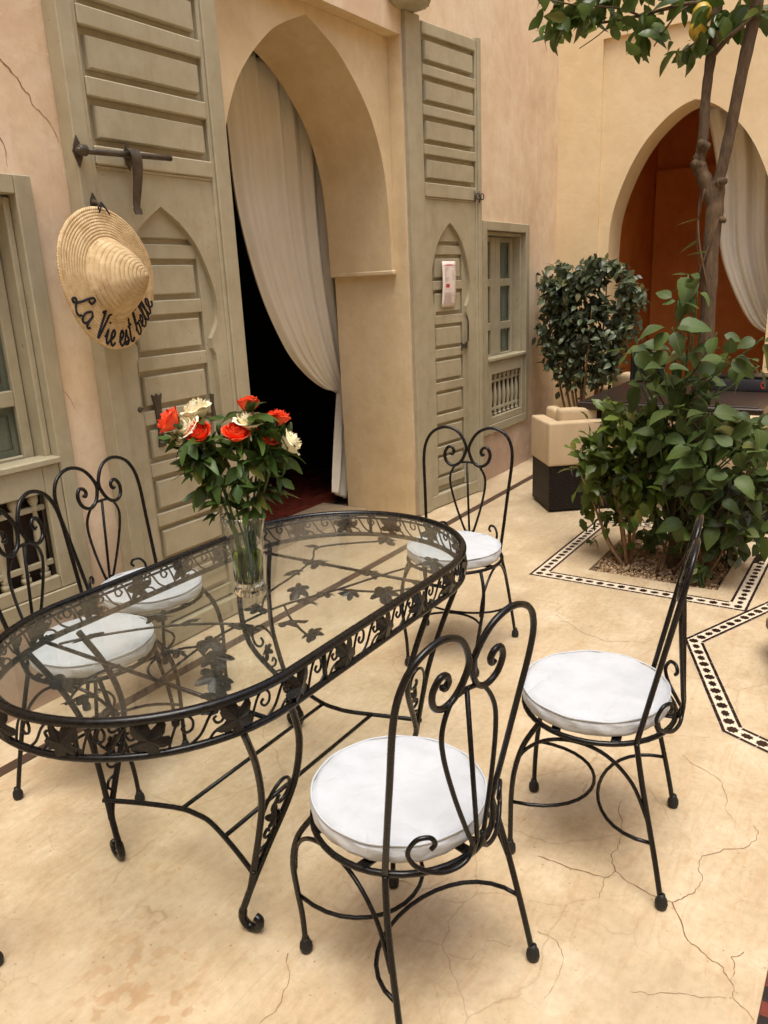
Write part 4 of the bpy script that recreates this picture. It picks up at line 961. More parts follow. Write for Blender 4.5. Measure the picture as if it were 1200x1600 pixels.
place_chair(1.83, 2.345, .07, -.99, 'black wrought iron chair behind the table, standing against the hat door', 'white round cushion behind the table under the hat door', 4)
place_chair(1.395, 2.12, .31, -.95, 'black wrought iron chair behind the table in front of the baluster window', 'white round cushion seen through the glass in front of the baluster window', 5)
place_chair(.468, 1.743, .643, -.766, 'black wrought iron chair at the other table end, only one foot in view', None, 6)

# ================================================================== GLASS TABLE
TX0, TX1, TYC, TR = .755, 2.30, 1.466, .412
table = thing('garden_table', 'oval black wrought iron table with clear glass top and ivy scroll apron', 'table', ((TX0+TX1)/2, TYC, 0))
ZT, ZB = .742, .661
HL = (TX1-TX0)/2-TR
def oval(sv, r_=TR):       # perimeter position by arclength
    per = 4*HL+2*PI*r_; s_ = sv % per
    if s_ < 2*HL: return Vector((-HL+s_, -r_, 0)), Vector((1, 0, 0))
    s_ -= 2*HL
    if s_ < PI*r_: a = -PI/2+s_/r_; return Vector((HL+r_*math.cos(a), r_*math.sin(a), 0)), Vector((-math.sin(a), math.cos(a), 0))
    s_ -= PI*r_
    if s_ < 2*HL: return Vector((HL-s_, r_, 0)), Vector((-1, 0, 0))
    s_ -= 2*HL; a = PI/2+s_/r_; return Vector((-HL+r_*math.cos(a), r_*math.sin(a), 0)), Vector((-math.sin(a), math.cos(a), 0))
PER = 4*HL+2*PI*TR
def ringpts(r_, z, n=140):
    per = 4*HL+2*PI*r_
    return [oval(per*i/n, r_)[0]+Vector((0, 0, z)) for i in range(n)]
for nm, r_, z, rad in (('top_rail', TR, ZT, .0112), ('bottom_rail', TR, ZB, .0085), ('glass_ledge', TR-.020, ZT-.012, .004)):
    mb = MB(); mb.tube(ringpts(r_, z), rad, 10, True); mb.build(nm, IR, table, True)
mb = MB(); po = ringpts(TR-.013, 0, 160); mb.prism([(p.x, p.y) for p in po], ZT-.006, ZT+.002, up3); mb.build('glass_top', 'table_glass', table)
# ivy leaf of sheet iron
def ivy_mesh(nm, s_, mat):
    out = [(0, -.34), (.07, -.40), (.20, -.47), (.33, -.42), (.34, -.30), (.24, -.19), (.36, -.16), (.50, -.06), (.55, .06), (.46, .13), (.30, .12), (.20, .13), (.24, .26), (.20, .40), (.08, .52), (0, .60), (-.08, .52), (-.20, .40), (-.24, .26), (-.20, .13), (-.30, .12), (-.46, .13), (-.55, .06), (-.50, -.06), (-.36, -.16), (-.24, -.19), (-.34, -.30), (-.33, -.42), (-.20, -.47), (-.07, -.40)]
    mb = MB(); vs = [(0, -.02, .10)]+[(a, b, .03-.20*abs(a)**1.3-.12*max(0, b)**2+.02*math.sin(i*1.3)) for i, (a, b) in enumerate(out)]
    n_ = len(out)
    top = [Vector(v)*s_ for v in vs]; bot = [v-Vector((0, 0, .0018)) for v in top]
    mb.add(top+bot, [(0, 1+i, 1+(i+1) % n_) for i in range(n_)]+[(n_+1, n_+2+(i+1) % n_, n_+2+i) for i in range(n_)]+[(1+i, n_+2+i, n_+2+(i+1) % n_, 1+(i+1) % n_) for i in range(n_)])
    return mb.mesh(nm, mat)
IVY = ivy_mesh('ivy_leaf', .085, IR); IVYB = ivy_mesh('ivy_leaf', .13, IR)
NU = round(PER/.177)
def scroll2(cx, cz, r_, a0, turns, n=16, d=1):
    out = []
    for i in range(n+1):
        f = i/n; a = a0+d*turns*2*PI*f; rr_ = r_*(1-.78*f); out.append((cx+rr_*math.cos(a), cz+rr_*math.sin(a)))
    return out
for k in range(NU):
    s0 = PER*k/NU+.02; st = PER/NU
    p, tg = oval(s0); nrm = Vector((tg.y, -tg.x, 0))
    lf = obj('ivy_leaf', IVY, table); zz = (ZT+ZB)/2
    Xa = tg; Za = nrm; Ya = Za.cross(Xa); rot = Matrix((Xa, Ya, Za)).transposed()
    lf.matrix_local = Matrix.Translation(p+nrm*.006+Vector((0, 0, zz))) @ (rot @ Matrix.Rotation(R(random.uniform(-50, 50)), 3, 'Z')).to_4x4()
    # S scroll pair between the leaves
    def onap(ds, dz_): q_, _ = oval(s0+ds); return q_+Vector((0, 0, zz+dz_))
    mb = MB()
    S1 = [onap(a*st, b*(ZT-ZB)) for a, b in [(.20, -.42), (.26, -.05), (.34, .30), (.43, .40), (.50, .25), (.49, .02), (.42, -.06), (.37, .06), (.41, .16)]]
    S2 = [onap(a*st, b*(ZT-ZB)) for a, b in [(.44, -.44), (.58, -.20), (.70, .22), (.80, .38), (.87, .22), (.85, .02), (.78, -.02), (.745, .12), (.785, .18)]]
    S3 = [onap(a*st, b*(ZT-ZB)) for a, b in [(.66, -.45), (.74, -.25), (.86, -.16), (.94, -.24), (.92, -.36), (.86, -.34)]]
    for s__ in (S1, S2, S3): mb.tube(cr(s__, 5), .0031, 6)
    mb.build('apron_scroll', IR, table, True)
for s_ in (.12, 1.5, 2.05, 3.55):
    p, _ = oval(s_ % PER); mb = MB(); mb.tube([p+Vector((0, 0, ZB)), p+Vector((0, 0, ZT))], .006, 8); mb.build('apron_post', IR, table, True)
# legs
b1 = [(1.031, 1.079, .656), (1.086, 1.107, .535), (1.121, 1.136, .409), (1.125, 1.159, .308), (1.118, 1.190, .175), (1.114, 1.20, .13)]
b2 = [(1.185, 1.082, .656), (1.238, 1.108, .53), (1.252, 1.135, .42), (1.230, 1.152, .34), (1.165, 1.177, .23), (1.122, 1.195, .15), (1.112, 1.212, .10), (1.108, 1.227, .06), (1.109, 1.230, .032), (1.113, 1.220, .014), (1.117, 1.202, .0115), (1.119, 1.187, .022), (1.119, 1.184, .040), (1.118, 1.195, .046)]
cxm, cym = (TX0+TX1)/2, TYC; lcx = 1.515
LEGS = []
for sx_ in (1, -1):
    for sy in (1, -1):
        f = lambda p: Vector(((p[0]-lcx)*sx_+lcx-cxm, (p[1]-cym)*sy, p[2]))
        rr_ = [.0105]*200
        pts = cr([f(p) for p in b2], 6); mb = MB(); mb.tube(pts, [.0092 if q.z > .06 else .0115 for q in pts], 9); leg = mb.build('leg', IR, table, True)
        mb = MB(); mb.tube(cr([f(p) for p in b1], 6), .0085, 9); mb.build('leg_bar', IR, leg, True)
        mb = MB()
        yz = lambda z: 1.08+(.65-z)/.65*.155
        sc = [(1.128, .30), (1.136, .36), (1.165, .405), (1.20, .42), (1.225, .40), (1.222, .365), (1.20, .35), (1.185, .36), (1.19, .377)]
        mb.tube(cr([f((a, yz(z), z)) for a, z in sc], 5), .0048, 6)
        sc = [(1.205, .315), (1.195, .275), (1.165, .262), (1.15, .275), (1.158, .29), (1.168, .28)]
        mb.tube(cr([f((a, yz(z), z)) for a, z in sc], 5), .0042, 6)
        sc = [(1.165, .24), (1.14, .235), (1.132, .215), (1.15, .20), (1.14, .185)]
        mb.tube(cr([f((a, yz(z), z)) for a, z in sc], 5), .0042, 6)
        mb.build('leg_scroll', IR, leg, True)
        lf = obj('ivy_leaf', IVY, leg); lf.scale = (.75, .75, .75); q = f((1.18, yz(.32), .32)); lf.location = q; lf.rotation_euler = (R(90)*sy, R(20), R(10))
    # stretcher bow between the pair
    bow = [(1.113, 1.178, .185), (1.153, 1.284, .19), (1.192, 1.404, .192), (1.198, 1.466, .192), (1.192, 1.528, .192), (1.153, 1.648, .19), (1.113, 1.754, .185)]
    mb = MB(); mb.tube(cr([Vector(((p[0]-lcx)*sx_+lcx-cxm, p[1]-cym, p[2])) for p in bow], 6), .0072, 8); mb.build('stretcher_bow', IR, table, True)
for yy, hx in ((1.335, 1.170), (1.52, 1.193)):
    h = lcx-hx; mb = MB(); mb.tube([(lcx-cxm-h, yy-cym, .192), (lcx-cxm+h, yy-cym, .192)], .0062, 8); mb.build('stretcher_bar', IR, table, True)
# vine lattice under the glass
for xx in (1.09, 1.93):
    mb = MB(); mb.tube([(xx-cxm, -TR, ZB+.002), (xx-cxm, TR, ZB+.002)], .0055, 8); mb.build('cross_bar', IR, table, True)
stems = [[(1.09, 1.40), (1.25, 1.44), (1.42, 1.45), (1.58, 1.43), (1.75, 1.36), (1.93, 1.30), (2.12, 1.22)], [(1.51, 1.455), (1.62, 1.53), (1.78, 1.56), (1.93, 1.60), (2.05, 1.66), (2.2, 1.5)], [(1.42, 1.45), (1.36, 1.56), (1.28, 1.66), (1.16, 1.76), (1.09, 1.80)],
         [(1.25, 1.44), (1.2, 1.34), (1.12, 1.24), (1.06, 1.17)], [(1.09, 1.55), (1.0, 1.56), (.9, 1.5)], [(1.58, 1.43), (1.5, 1.33), (1.44, 1.22)], [(1.75, 1.36), (1.8, 1.22), (1.88, 1.15)]]
for st in stems:
    mb = MB(); mb.tube(cr([(a-cxm, b-cym, ZB+.010) for a, b in st], 6), .0036, 7); mb.build('vine_stem', IR, table, True)
vl = [(1.15, 1.75), (1.10, 1.85), (1.33, 1.68), (1.35, 1.58), (1.14, 1.27), (1.07, 1.19), (1.22, 1.34), (1.28, 1.42), (1.20, 1.47), (1.4, 1.42), (1.51, 1.47), (.93, 1.48), (.96, 1.59), (2.03, 1.68), (1.9, 1.56), (1.79, 1.57), (1.67, 1.45), (1.62, 1.37), (1.48, 1.32), (1.45, 1.22), (1.9, 1.34), (2.2, 1.47), (1.73, 1.30), (1.77, 1.20), (1.69, 1.36), (2.06, 1.20), (1.89, 1.15), (1.60, 1.60)]
rn = random.Random(8)
for (a, b) in vl:
    o = obj('ivy_leaf', IVYB, table); o.location = (a-cxm, b-cym, ZB+.016); o.rotation_euler = (R(rn.uniform(-22, 22)), R(rn.uniform(-22, 22)), rn.uniform(0, 6.28)); k = rn.uniform(.46, .68); o.scale = (k, k, k)

# ================================================================== VASE AND ROSES
VP = Vector((1.476, 1.456, ZT+.0025))
vase = thing('glass_vase', 'tall clear cut glass vase of water standing on the table', 'vase', VP)
mb = MB()
pf = [(.0, .0), (.043, 0), (.046, .006), (.045, .016), (.0385, .03), (.040, .06), (.045, .12), (.053, .19), (.0605, .2275), (.0615, .2285), (.058, .2275), (.0505, .19), (.0425, .12), (.037, .06), (.033, .034), (0, .030)]
mb.lathe(pf, (0, 0, 0), 14, cap=False); mb.build('glass_body', 'vase_glass', vase, 'angle', False)
mb = MB()
for k in range(14):
    a = 2*PI*(k+.5)/14
    mb.tube([(r_*math.cos(a), r_*math.sin(a), z) for r_, z in ((.0405, .012), (.0375, .032), (.041, .075))], [.004, .003, .001], 5)
mb.build('cut_flute', 'vase_glass', vase, True)
mb = MB(); mb.lathe([(0, .0315), (.032, .0345), (.036, .06), (.0405, .11), (.0412, .118), (.0, .1185)], (0, 0, 0), 28, cap=False); mb.build('water', 'vase_water', vase, True, False)

def leaf_mesh(nm, L, Wd, mat, n=5, fold=.18, droop=.25, tip=1.3, serr=0., wavy=0.):
    mb = MB(); c_ = []; l = []; r_ = []
    for i in range(n+1):
        f = i/n; w = Wd*.5*math.sin(PI*min(1, f**(1/tip)*.98+.02))**.85 if 0 < i < n else .002
        if serr and 0 < i < n: w *= 1+serr*(1 if i % 2 else -1)
        y = L*(f-.12*f*f*droop); z = -droop*L*f*f*.6
        wz = wavy*L*math.sin(f*9)
        c_.append((0, y, z)); l.append((-w, y+serr*L*.05, z+fold*w+wz)); r_.append((w, y+serr*L*.05, z+fold*w-wz))
    k = n+1; mb.add(c_+l+r_, [(i, i+1, k+i+1, k+i) for i in range(n)]+[(i+1, i, 2*k+i, 2*k+i+1) for i in range(n)])
    return mb.mesh(nm, mat, True, False)
def frame(d, nrm, roll=0.):
    y = Vector(d).normalized(); z = Vector(nrm); z = (z-y*z.dot(y)); z = z.normalized() if z.length > 1e-4 else y.orthogonal().normalized()
    x = y.cross(z); m = Matrix((x, y, z)).transposed().to_4x4()
    return m @ Matrix.Rotation(roll, 4, 'Y') if roll else m
def put_leaf(mesh, par, p, d, nrm, s_=1., nm='leaf', inv=None):
    o = obj(nm, mesh, par); m = Matrix.Translation(p) @ frame(d, nrm) @ Matrix.Scale(s_, 4)
    o.matrix_local = (inv @ m) if inv else m
    return o
def rvec(rn): 
    while True:
        v = Vector((rn.uniform(-1, 1), rn.uniform(-1, 1), rn.uniform(-1, 1)))
        if .05 < v.length < 1: return v.normalized()

def bloom_mesh(nm, mat, seed, opn=1.):
    rn = random.Random(seed); mb = MB()
    layers = [(3, .009, .046, 1.1, -.25), (4, .015, .047, 1.1, -.1), (5, .021, .046, 1.1, .0), (5, .0265, .044, 1.25, .16*opn), (6, .031, .038, 1.3, .5*opn)]
    off = 0
    for (n, ro, h, wd, curl) in layers:
        off += .7
        for k in range(n):
            phi = off+2*PI*k/n+rn.uniform(-.12, .12); wv = wd*PI/n*1.85; jr = rn.uniform(.92, 1.08); jh = rn.uniform(.92, 1.06)
            def pf_(u, v):
                uu = (u-.5)*2; a = phi+uu*wv*math.sqrt(max(.03, 1-((v-.42)/.60)**2))
                r_ = ro*jr*(.25+.75*math.sin(min(1, v*1.25)*PI/2)**.8)+curl*ro*.55*v**4+.0012*math.sin(uu*4+k)*v
                z = h*jh*(v-.10*v*uu*uu)-curl*.012*v**5
                return (r_*math.cos(a), r_*math.sin(a), z)
            mb.grid(pf_, 8, 10)
    m = mb.mesh(nm, mat, True, False); return m
BLR = [bloom_mesh('bloom', 'red_petal', k, .7+.3*k) for k in range(2)]; BLW = [bloom_mesh('bloom', 'white_petal', 10+k, 1.0+.4*k) for k in range(2)]
mb = MB()
for k in range(5):
    a = 2*PI*k/5
    mb.add([(.004*math.cos(a+1.2), .004*math.sin(a+1.2), -.004), (.004*math.cos(a-1.2), .004*math.sin(a-1.2), -.004), (.021*math.cos(a-.25), .021*math.sin(a-.25), .006), (.027*math.cos(a), .027*math.sin(a), .018), (.021*math.cos(a+.25), .021*math.sin(a+.25), .006)], [(0, 1, 2, 3, 4)])
mb.lathe([(.003, -.014), (.0075, -.006), (.008, .003), (.004, .006)], (0, 0, 0), 10); SEP = mb.mesh('sepals', 'stem_green', True)
mb = MB(); mb.lathe([(.0025, -.012), (.007, -.004), (.0095, .006), (.008, .018), (.003, .028), (.0, .03)], (0, 0, 0), 10); BUD = mb.mesh('bud', 'stem_green', True)
RL = [leaf_mesh('leaf', .062, .034, 'leaf_rose', 6, .2, .3, 1.25, .07), leaf_mesh('leaf', .075, .026, 'leaf_rose', 6, .25, .5, 1.2, .06)]
vdir = Vector((.71, .704, 0))
ROSES = [('red', (1.363, 1.567, 1.243), 1.1, (-.5, .5, .5), 'orange red rose leaning out furthest towards the hat door'), ('red', (1.410, 1.520, 1.207), 1.0, (-.35, -.2, .5), 'orange red rose below the big cream rose'),
         ('red', (1.477, 1.453, 1.198), 1.05, (-.2, -.3, .9), 'orange red rose in the middle of the bouquet'), ('red', (1.531, 1.398, 1.178), 1.15, (.1, -.5, .6), 'wide open orange red rose beside the lowest cream rose'),
         ('red', (1.52, 1.44, 1.268), .9, (.2, .2, 1), 'orange red rose at the top of the bouquet'), ('red', (1.570, 1.385, 1.222), .95, (.3, -.1, 1), 'half open orange red rose between green buds'),
         ('white', (1.425, 1.535, 1.253), 1.25, (-.2, .2, 1), 'big open cream rose at the top of the bouquet'), ('white', (1.402, 1.55, 1.218), 1.05, (-.5, .1, .6), 'cream rose half hidden behind red roses'),
         ('white', (1.507, 1.432, 1.224), 1.1, (-.1, -.2, 1), 'cream rose below the topmost red rose'), ('white', (1.572, 1.359, 1.160), 1.15, (.5, -.55, .45), 'cream rose hanging out lowest towards the doorway'),
         ('bud', (1.556, 1.393, 1.225), 1., (.1, -.1, 1), 'green rosebud beside the half open red rose'), ('bud', (1.592, 1.362, 1.200), 1.1, (.4, -.1, 1), 'green rosebud at the doorway side of the bouquet'), ('bud', (1.451, 1.489, 1.215), .9, (0, 0, 1), 'green rosebud between the cream and red roses'),
         ('white', (1.386, 1.560, 1.188), .8, (-.5, -.1, .3), 'small cream rose tucked under the leaning red rose')]
rn = random.Random(21)
for i, (kind, pos, sc, ax, lab) in enumerate(ROSES):
    pos = Vector(pos)+vdir*rn.uniform(-.03, .03); ax = Vector(ax).normalized()
    T = thing('rose', lab, 'rose', VP); inv = Vector(VP)
    top = pos-VP; a0 = rn.uniform(0, 6.28); side = Vector((top.x, top.y, 0))
    bot = Vector((-.020*math.cos(a0), -.020*math.sin(a0), .038)); nk = side*.30; nk = nk if nk.length < .036 else nk.normalized()*.036; neck = Vector((nk.x, nk.y, .215))
    bse = top-ax*.018*sc
    pts = cr([bot, neck, neck.lerp(bse, .55)+Vector((0, 0, .02)), bse-ax*.015, bse], 6)
    mb = MB(); mb.tube(pts, .0036, 6); stem = mb.build('stem', 'stem_green', T, True)
    Mx = Matrix.Translation(bse) @ ax.to_track_quat('Z', 'Y').to_matrix().to_4x4() @ Matrix.Scale(sc*.93, 4)
    if kind == 'bud': b_ = obj('bud', BUD, T)
    else:
        b_ = obj('bloom', random.choice(BLR if kind == 'red' else BLW), T)
    b_.matrix_local = Mx
    if kind != 'bud': s_ = obj('sepals', SEP, b_)
    # leaf sprays along the stem above the neck
    for q in range(11 if kind != 'bud' else 5):
        f = rn.uniform(.30, .93); p = pts[int(f*(len(pts)-1))]
        out = Vector((p.x, p.y, 0)); out = out.normalized() if out.length > .01 else rvec(rn)
        d0 = (out*rn.uniform(-.2, .9)+rvec(rn)*.9+Vector((0, 0, rn.uniform(-.45, .25)))); d0.z *= .7; d0.normalize(); Ls = rn.uniform(.012, .05)
        for (k, ang_) in ((1, 0), (.65, 50), (.65, -50)):
            d = Matrix.Rotation(R(ang_), 3, 'Z') @ d0
            put_leaf(RL[rn.randrange(2)], stem, p+d0*Ls*k, d, Vector((0, 0, 1))+rvec(rn)*.8, rn.uniform(.5, 1.1))

# ================================================================== PLANTS
def atx(px, py, X):
    d = fw*1213 + rt2*(px-600) - up2*(py-800); k = X/d.x; return Vector((X, d.y*k, 1.55+d.z*k))
toC = lambda p: (Vector((0, 0, 1.55))-p).normalized()
def limb(pts, rads, mat, nm, par, k=6, n=10, wob=.0, seed=1):
    rn = random.Random(seed); c_ = cr(pts, k); N = len(c_); rr_ = []
    for i in range(N):
        f = i/(N-1)*(len(rads)-1); j = min(int(f), len(rads)-2); rr_.append((rads[j]+(rads[j+1]-rads[j])*(f-j))*(1+wob*math.sin(i*1.7+seed)+wob*rn.uniform(-1, 1)))
    mb = MB(); mb.tube(c_, rr_, n); return mb.build(nm, mat, par, True), c_
# --- lemon tree
TB = Vector((4.30, .93, 0))
tree = thing('lemon_tree', 'slender lemon tree with forked trunk rising from the planting bed', 'tree', TB)
L_ = lambda p: Vector(p)-TB
trunk, _ = limb([(0, 0, -.06), (.01, -.01, .3), (.03, -.04, .8), L_(atx(1103, 530, 4.36)), L_(atx(1110, 400, 4.40)), L_(atx(1117, 330, 4.42)), L_(atx(1122, 285, 4.43))], [.066, .05, .042, .040, .041, .044, .036], 'bark', 'trunk', tree, wob=.05)
ba, _ = limb([L_(atx(1117, 325, 4.42)), L_(atx(1103, 285, 4.42)), L_(atx(1092, 255, 4.42)), L_(atx(1098, 225, 4.43)), L_(atx(1103, 150, 4.46)), L_(atx(1112, 80, 4.5)), L_(atx(1122, 0, 4.55)), L_(atx(1130, -120, 4.6))], [.036, .036, .031, .026, .024, .024, .024, .021], 'bark', 'branch', tree, wob=.06, seed=3)
bb, _ = limb([L_(atx(1118, 300, 4.42)), L_(atx(1130, 255, 4.43)), L_(atx(1143, 195, 4.45)), L_(atx(1160, 110, 4.46)), L_(atx(1180, 20, 4.48)), L_(atx(1198, -80, 4.5))], [.027, .028, .028, .029, .031, .027], 'bark', 'branch', tree, wob=.03, seed=5)
for (p0_, p1_, r0) in (((1098, 262), (1081, 258), .024), ((1120, 290), (1133, 284), .022), ((1103, 232), (1092, 226), .024), ((1122, 345), (1132, 346), .015)):
    a_, b_ = L_(atx(*p0_, 4.42)), L_(atx(*p1_, 4.38)); limb([a_, a_.lerp(b_, .6)+Vector((0, 0, .008)), b_], [r0*1.2, r0, r0*.7], 'bark', 'branch_stub', tree, 4, 10, .08, int(r0*1000))
for pl, r0 in (([(1112, 90), (1135, 62), (1160, 40), (1185, 15)], .014), ([(1120, 8), (1080, 5), (1040, 14), (1000, 24), (950, 34), (905, 40), (872, 46)], .010), ([(1085, 4), (1060, 20), (1040, 45), (1022, 72)], .006), ([(960, 32), (935, 55), (905, 76)], .004), ([(1110, 55), (1092, 62), (1070, 78), (1045, 84)], .005), ([(1000, 24), (960, 12), (900, 8), (860, 0)], .006), ([(1060, 5), (1000, -8), (930, -12), (870, -25)], .008), ([(1130, -40), (1180, -20), (1215, 10)], .01)):
    limb([L_(atx(x, y, 4.5-.12*math.sin(i))) for i, (x, y) in enumerate(pl)], [r0, r0*.5], 'bark', 'twig', tree, n=6)
LM = [leaf_mesh('leaf', .135, .068, 'leaf_lemon', 6, .25, .35, 1.1), leaf_mesh('leaf', .115, .054, 'leaf_lemon', 6, .2, .6, 1.15), leaf_mesh('leaf', .09, .046, 'leaf_lemon', 5, .3, .2, 1.1)]
rn = random.Random(31)
spots = [(880, 25, 34, 30, 26), (925, 18, 36, 26, 24), (870, 45, 22, 16, 10), (965, 25, 24, 22, 11), (1005, 45, 22, 26, 15), (1015, 20, 20, 18, 8), (1060, 8, 26, 10, 8), (1085, 75, 18, 12, 9), (1095, 55, 18, 20, 9), (1105, 15, 14, 14, 6), (1058, 82, 16, 6, 5), (1145, 18, 28, 18, 14), (1190, 20, 16, 14, 8), (1150, 38, 10, 8, 3), (900, -22, 60, 20, 26), (1000, -30, 80, 20, 24), (1150, -40, 50, 30, 22)]
for (cx_, cy_, rx, ry, n) in spots:
    for _ in range(int(n*1.25)):
        p = atx(cx_+rn.gauss(0, .5)*rx, cy_+rn.gauss(0, .5)*ry, 4.48+rn.uniform(-.14, .14))
        d = rvec(rn)*.8+Vector((rn.uniform(-.2, .2), rn.uniform(-.1, .5), rn.uniform(-.9, -.1)))
        put_leaf(rn.choice(LM), tree, L_(p), d, Vector((0, 0, .7))+toC(p)*.5+rvec(rn)*.8, rn.uniform(.7, 1.15))
for (px, py, r_) in ((1097, 22, .047), (1090, 47, .042)):
    mb = MB(); mb.lathe([(0, -1.3*r_), (.16*r_, -1.25*r_), (.5*r_, -1.0*r_), (.9*r_, -.45*r_), (r_, 0), (.9*r_, .5*r_), (.5*r_, .95*r_), (.12*r_, 1.12*r_), (0, 1.13*r_)], L_(atx(px, py, 4.42)), 18, cap=False); mb.build('lemon', 'lemon_skin', tree, True, False)
# --- broad leaved climber around the trunk
CL = Vector((4.22, .98, 0)); K_ = lambda p: Vector(p)-CL
climber = thing('broad_leaved_climber', 'climber with broad dull green leaves crowding round the lemon trunk', 'plant', CL)
BL = [leaf_mesh('leaf', .165, .112, 'leaf_big', 10, .22, .55, 1.45, .03, .018), leaf_mesh('leaf', .15, .09, 'leaf_big', 10, .34, .75, 1.4, .03, .026), leaf_mesh('leaf', .125, .088, 'leaf_big', 7, .12, .2, 1.4, 0, .01), leaf_mesh('leaf', .11, .065, 'leaf_big', 6, .2, .4, 1.35)]
rn = random.Random(41)
whorls = [(rn.uniform(1010, 1190), rn.uniform(560, 780), rn.uniform(4.1, 4.35), 4) for _ in range(26)]+[(rn.uniform(1040, 1195), rn.uniform(740, 850), rn.uniform(3.98, 4.2), 3) for _ in range(16)]+[(985, 545, 4.0, 4), (1050, 512, 4.02, 5), (1038, 578, 3.95, 5), (1140, 558, 3.95, 5), (1105, 645, 3.9, 4), (1192, 528, 3.95, 3), (1175, 600, 4.0, 3), (1085, 700, 3.92, 5), (1105, 728, 3.9, 4), (1080, 760, 3.9, 4), (1150, 700, 3.9, 5), (1148, 742, 3.9, 4), (1000, 600, 4.05, 3), (1075, 545, 4.1, 4), (1180, 660, 3.95, 4), (1060, 470, 4.15, 4), (1095, 590, 4.1, 5), (1130, 615, 4.0, 4), (1060, 640, 4.0, 4), (1030, 680, 4.0, 3), (1120, 780, 3.95, 3), (1165, 635, 4.05, 4), (1045, 545, 4.12, 4), (1120, 520, 4.1, 3), (1075, 430, 4.25, 2), (1090, 455, 4.22, 3), (1060, 735, 4.0, 4), (1030, 640, 4.1, 3), (1195, 700, 3.95, 4), (1110, 670, 4.05, 4), (1140, 670, 4.1, 3), (1015, 545, 4.2, 3), (1050, 600, 4.2, 4)]
for (px, py, X, n) in whorls:
    if px > 1128 and 572 < py < 652: continue
    c_ = atx(px, py, X); s0 = Vector((4.28, .95+rn.uniform(-.06, .06), max(.05, c_.z-rn.uniform(.2, .45))))
    limb([K_(s0), K_(s0.lerp(c_, .5)+Vector((0, 0, -.03))), K_(c_)], [.006, .0035], 'stem_green', 'stalk', climber, 4, 6)
    a0 = rn.uniform(0, 6.28); tc = toC(c_)
    for k in range(n):
        a = a0+2*PI*k/n+rn.uniform(-.3, .3); side = Vector((0, 0, 1)).cross(tc).normalized(); upv = Vector((0, 0, 1))
        d = side*math.cos(a)+upv*(math.sin(a)*.6-.3)+tc*(.35+rn.uniform(-.5, .5))+rvec(rn)*.25; d.normalize()
        put_leaf(rn.choice(BL[:3] if py > 520 else BL), climber, K_(c_+d*rn.uniform(.01, .04)), d, upv*.9+tc*.35+rvec(rn)*.6, rn.uniform(.5, .98))
mb = MB(); lv = BL[2]; lvv = [v.co.copy() for v in lv.vertices]; lvf = [tuple(p.vertices) for p in lv.polygons]
for _ in range(520):
    a, b = rn.uniform(1005, 1215), rn.triangular(540, 860, 720)
    if a > 1120 and 545 < b < 650: continue
    p = K_(atx(a, b, rn.uniform(4.08, 4.5))); m = frame(rvec(rn)+Vector((-.1, 0, -.35)), Vector((-.3, -.1, .8))+rvec(rn)*.7); s_ = rn.uniform(.4, .85)
    if p.z+CL.z < .03: continue
    mb.add([p+(m.to_3x3() @ v)*s_ for v in lvv], lvf)
tag(mb.build('inner_foliage', 'leaf_big', climber, True, False), kind='stuff')
# vine stems winding up the trunk with a few leaves
mb = MB()
for ph, s_ in ((0, 1), (2.2, 1), (4, -1)):
    P_ = []
    for i in range(60):
        f = i/59; z = .2+1.75*f; b_ = TB.lerp(atx(1110, 330, 4.42), min(1, z/1.85)); a = ph+s_*f*9
        P_.append(K_((b_.x+.055*math.cos(a), b_.y+.055*math.sin(a), z)))
    mb.tube(P_, .0045, 6)
mb.build('vine', 'dry_twig', climber, True)
for (px, py) in ((1090, 343), (1090, 378), (1105, 395), (1080, 430), (1070, 450), (1085, 465)):
    p = atx(px, py, 4.3); put_leaf(rn.choice(BL[2:]), climber, K_(p), Vector((-.3, .8, -.1))+rvec(rn)*.3, Vector((0, 0, 1))+rvec(rn)*.3, .8)
# --- glossy shrub
SB = Vector((4.20, 1.20, -.02)); shrub = thing('glossy_shrub', 'bushy shrub with glossy toothed leaves on pale bare stems, planting bed corner', 'shrub', SB); Q_ = lambda p: Vector(p)-SB
SL = [leaf_mesh('leaf', .105, .052, 'leaf_shrub', 7, .22, .4, 1.15, .14, .02), leaf_mesh('leaf', .09, .044, 'leaf_shrub', 7, .3, .5, 1.15, .14, .02), leaf_mesh('leaf', .075, .038, 'leaf_shrub', 6, .2, .2, 1.1, .12)]
rn = random.Random(51)
sp = [(946, 698, 22, 22, 40), (962, 662, 30, 18, 40), (1000, 685, 30, 30, 40), (958, 718, 36, 26, 46), (990, 755, 36, 30, 44), (934, 730, 20, 24, 24), (924, 752, 14, 22, 12), (985, 792, 28, 20, 22), (1025, 735, 20, 34, 26)]
for (cx_, cy_, rx, ry, n) in sp:
    for _ in range(n):
        X = 4.14+rn.gauss(0, .07); p = atx(cx_+rn.gauss(0, .55)*rx, cy_+rn.gauss(0, .55)*ry, X)
        out = (p-Vector((4.2, 1.22, .5))).normalized()
        d = out*.6+rvec(rn)*.8+Vector((0, 0, -.1)); put_leaf(rn.choice(SL), shrub, Q_(p), d, Vector((0, 0, 1))*.8+toC(p)*.5+rvec(rn)*.5, rn.uniform(.75, 1.25))
mb = MB(); lv = SL[1]; lvv = [v.co.copy() for v in lv.vertices]; lvf = [tuple(p.vertices) for p in lv.polygons]
for _ in range(560):
    a, b = rn.gauss(972, 32), rn.gauss(735, 44); p = Q_(atx(a, b, 4.24+rn.gauss(0, .08))); m = frame(rvec(rn)+Vector((0, 0, -.2)), Vector((-.3, -.1, .8))+rvec(rn)*.6); s_ = rn.uniform(.6, 1.)
    mb.add([p+(m.to_3x3() @ v)*s_ for v in lvv], lvf)
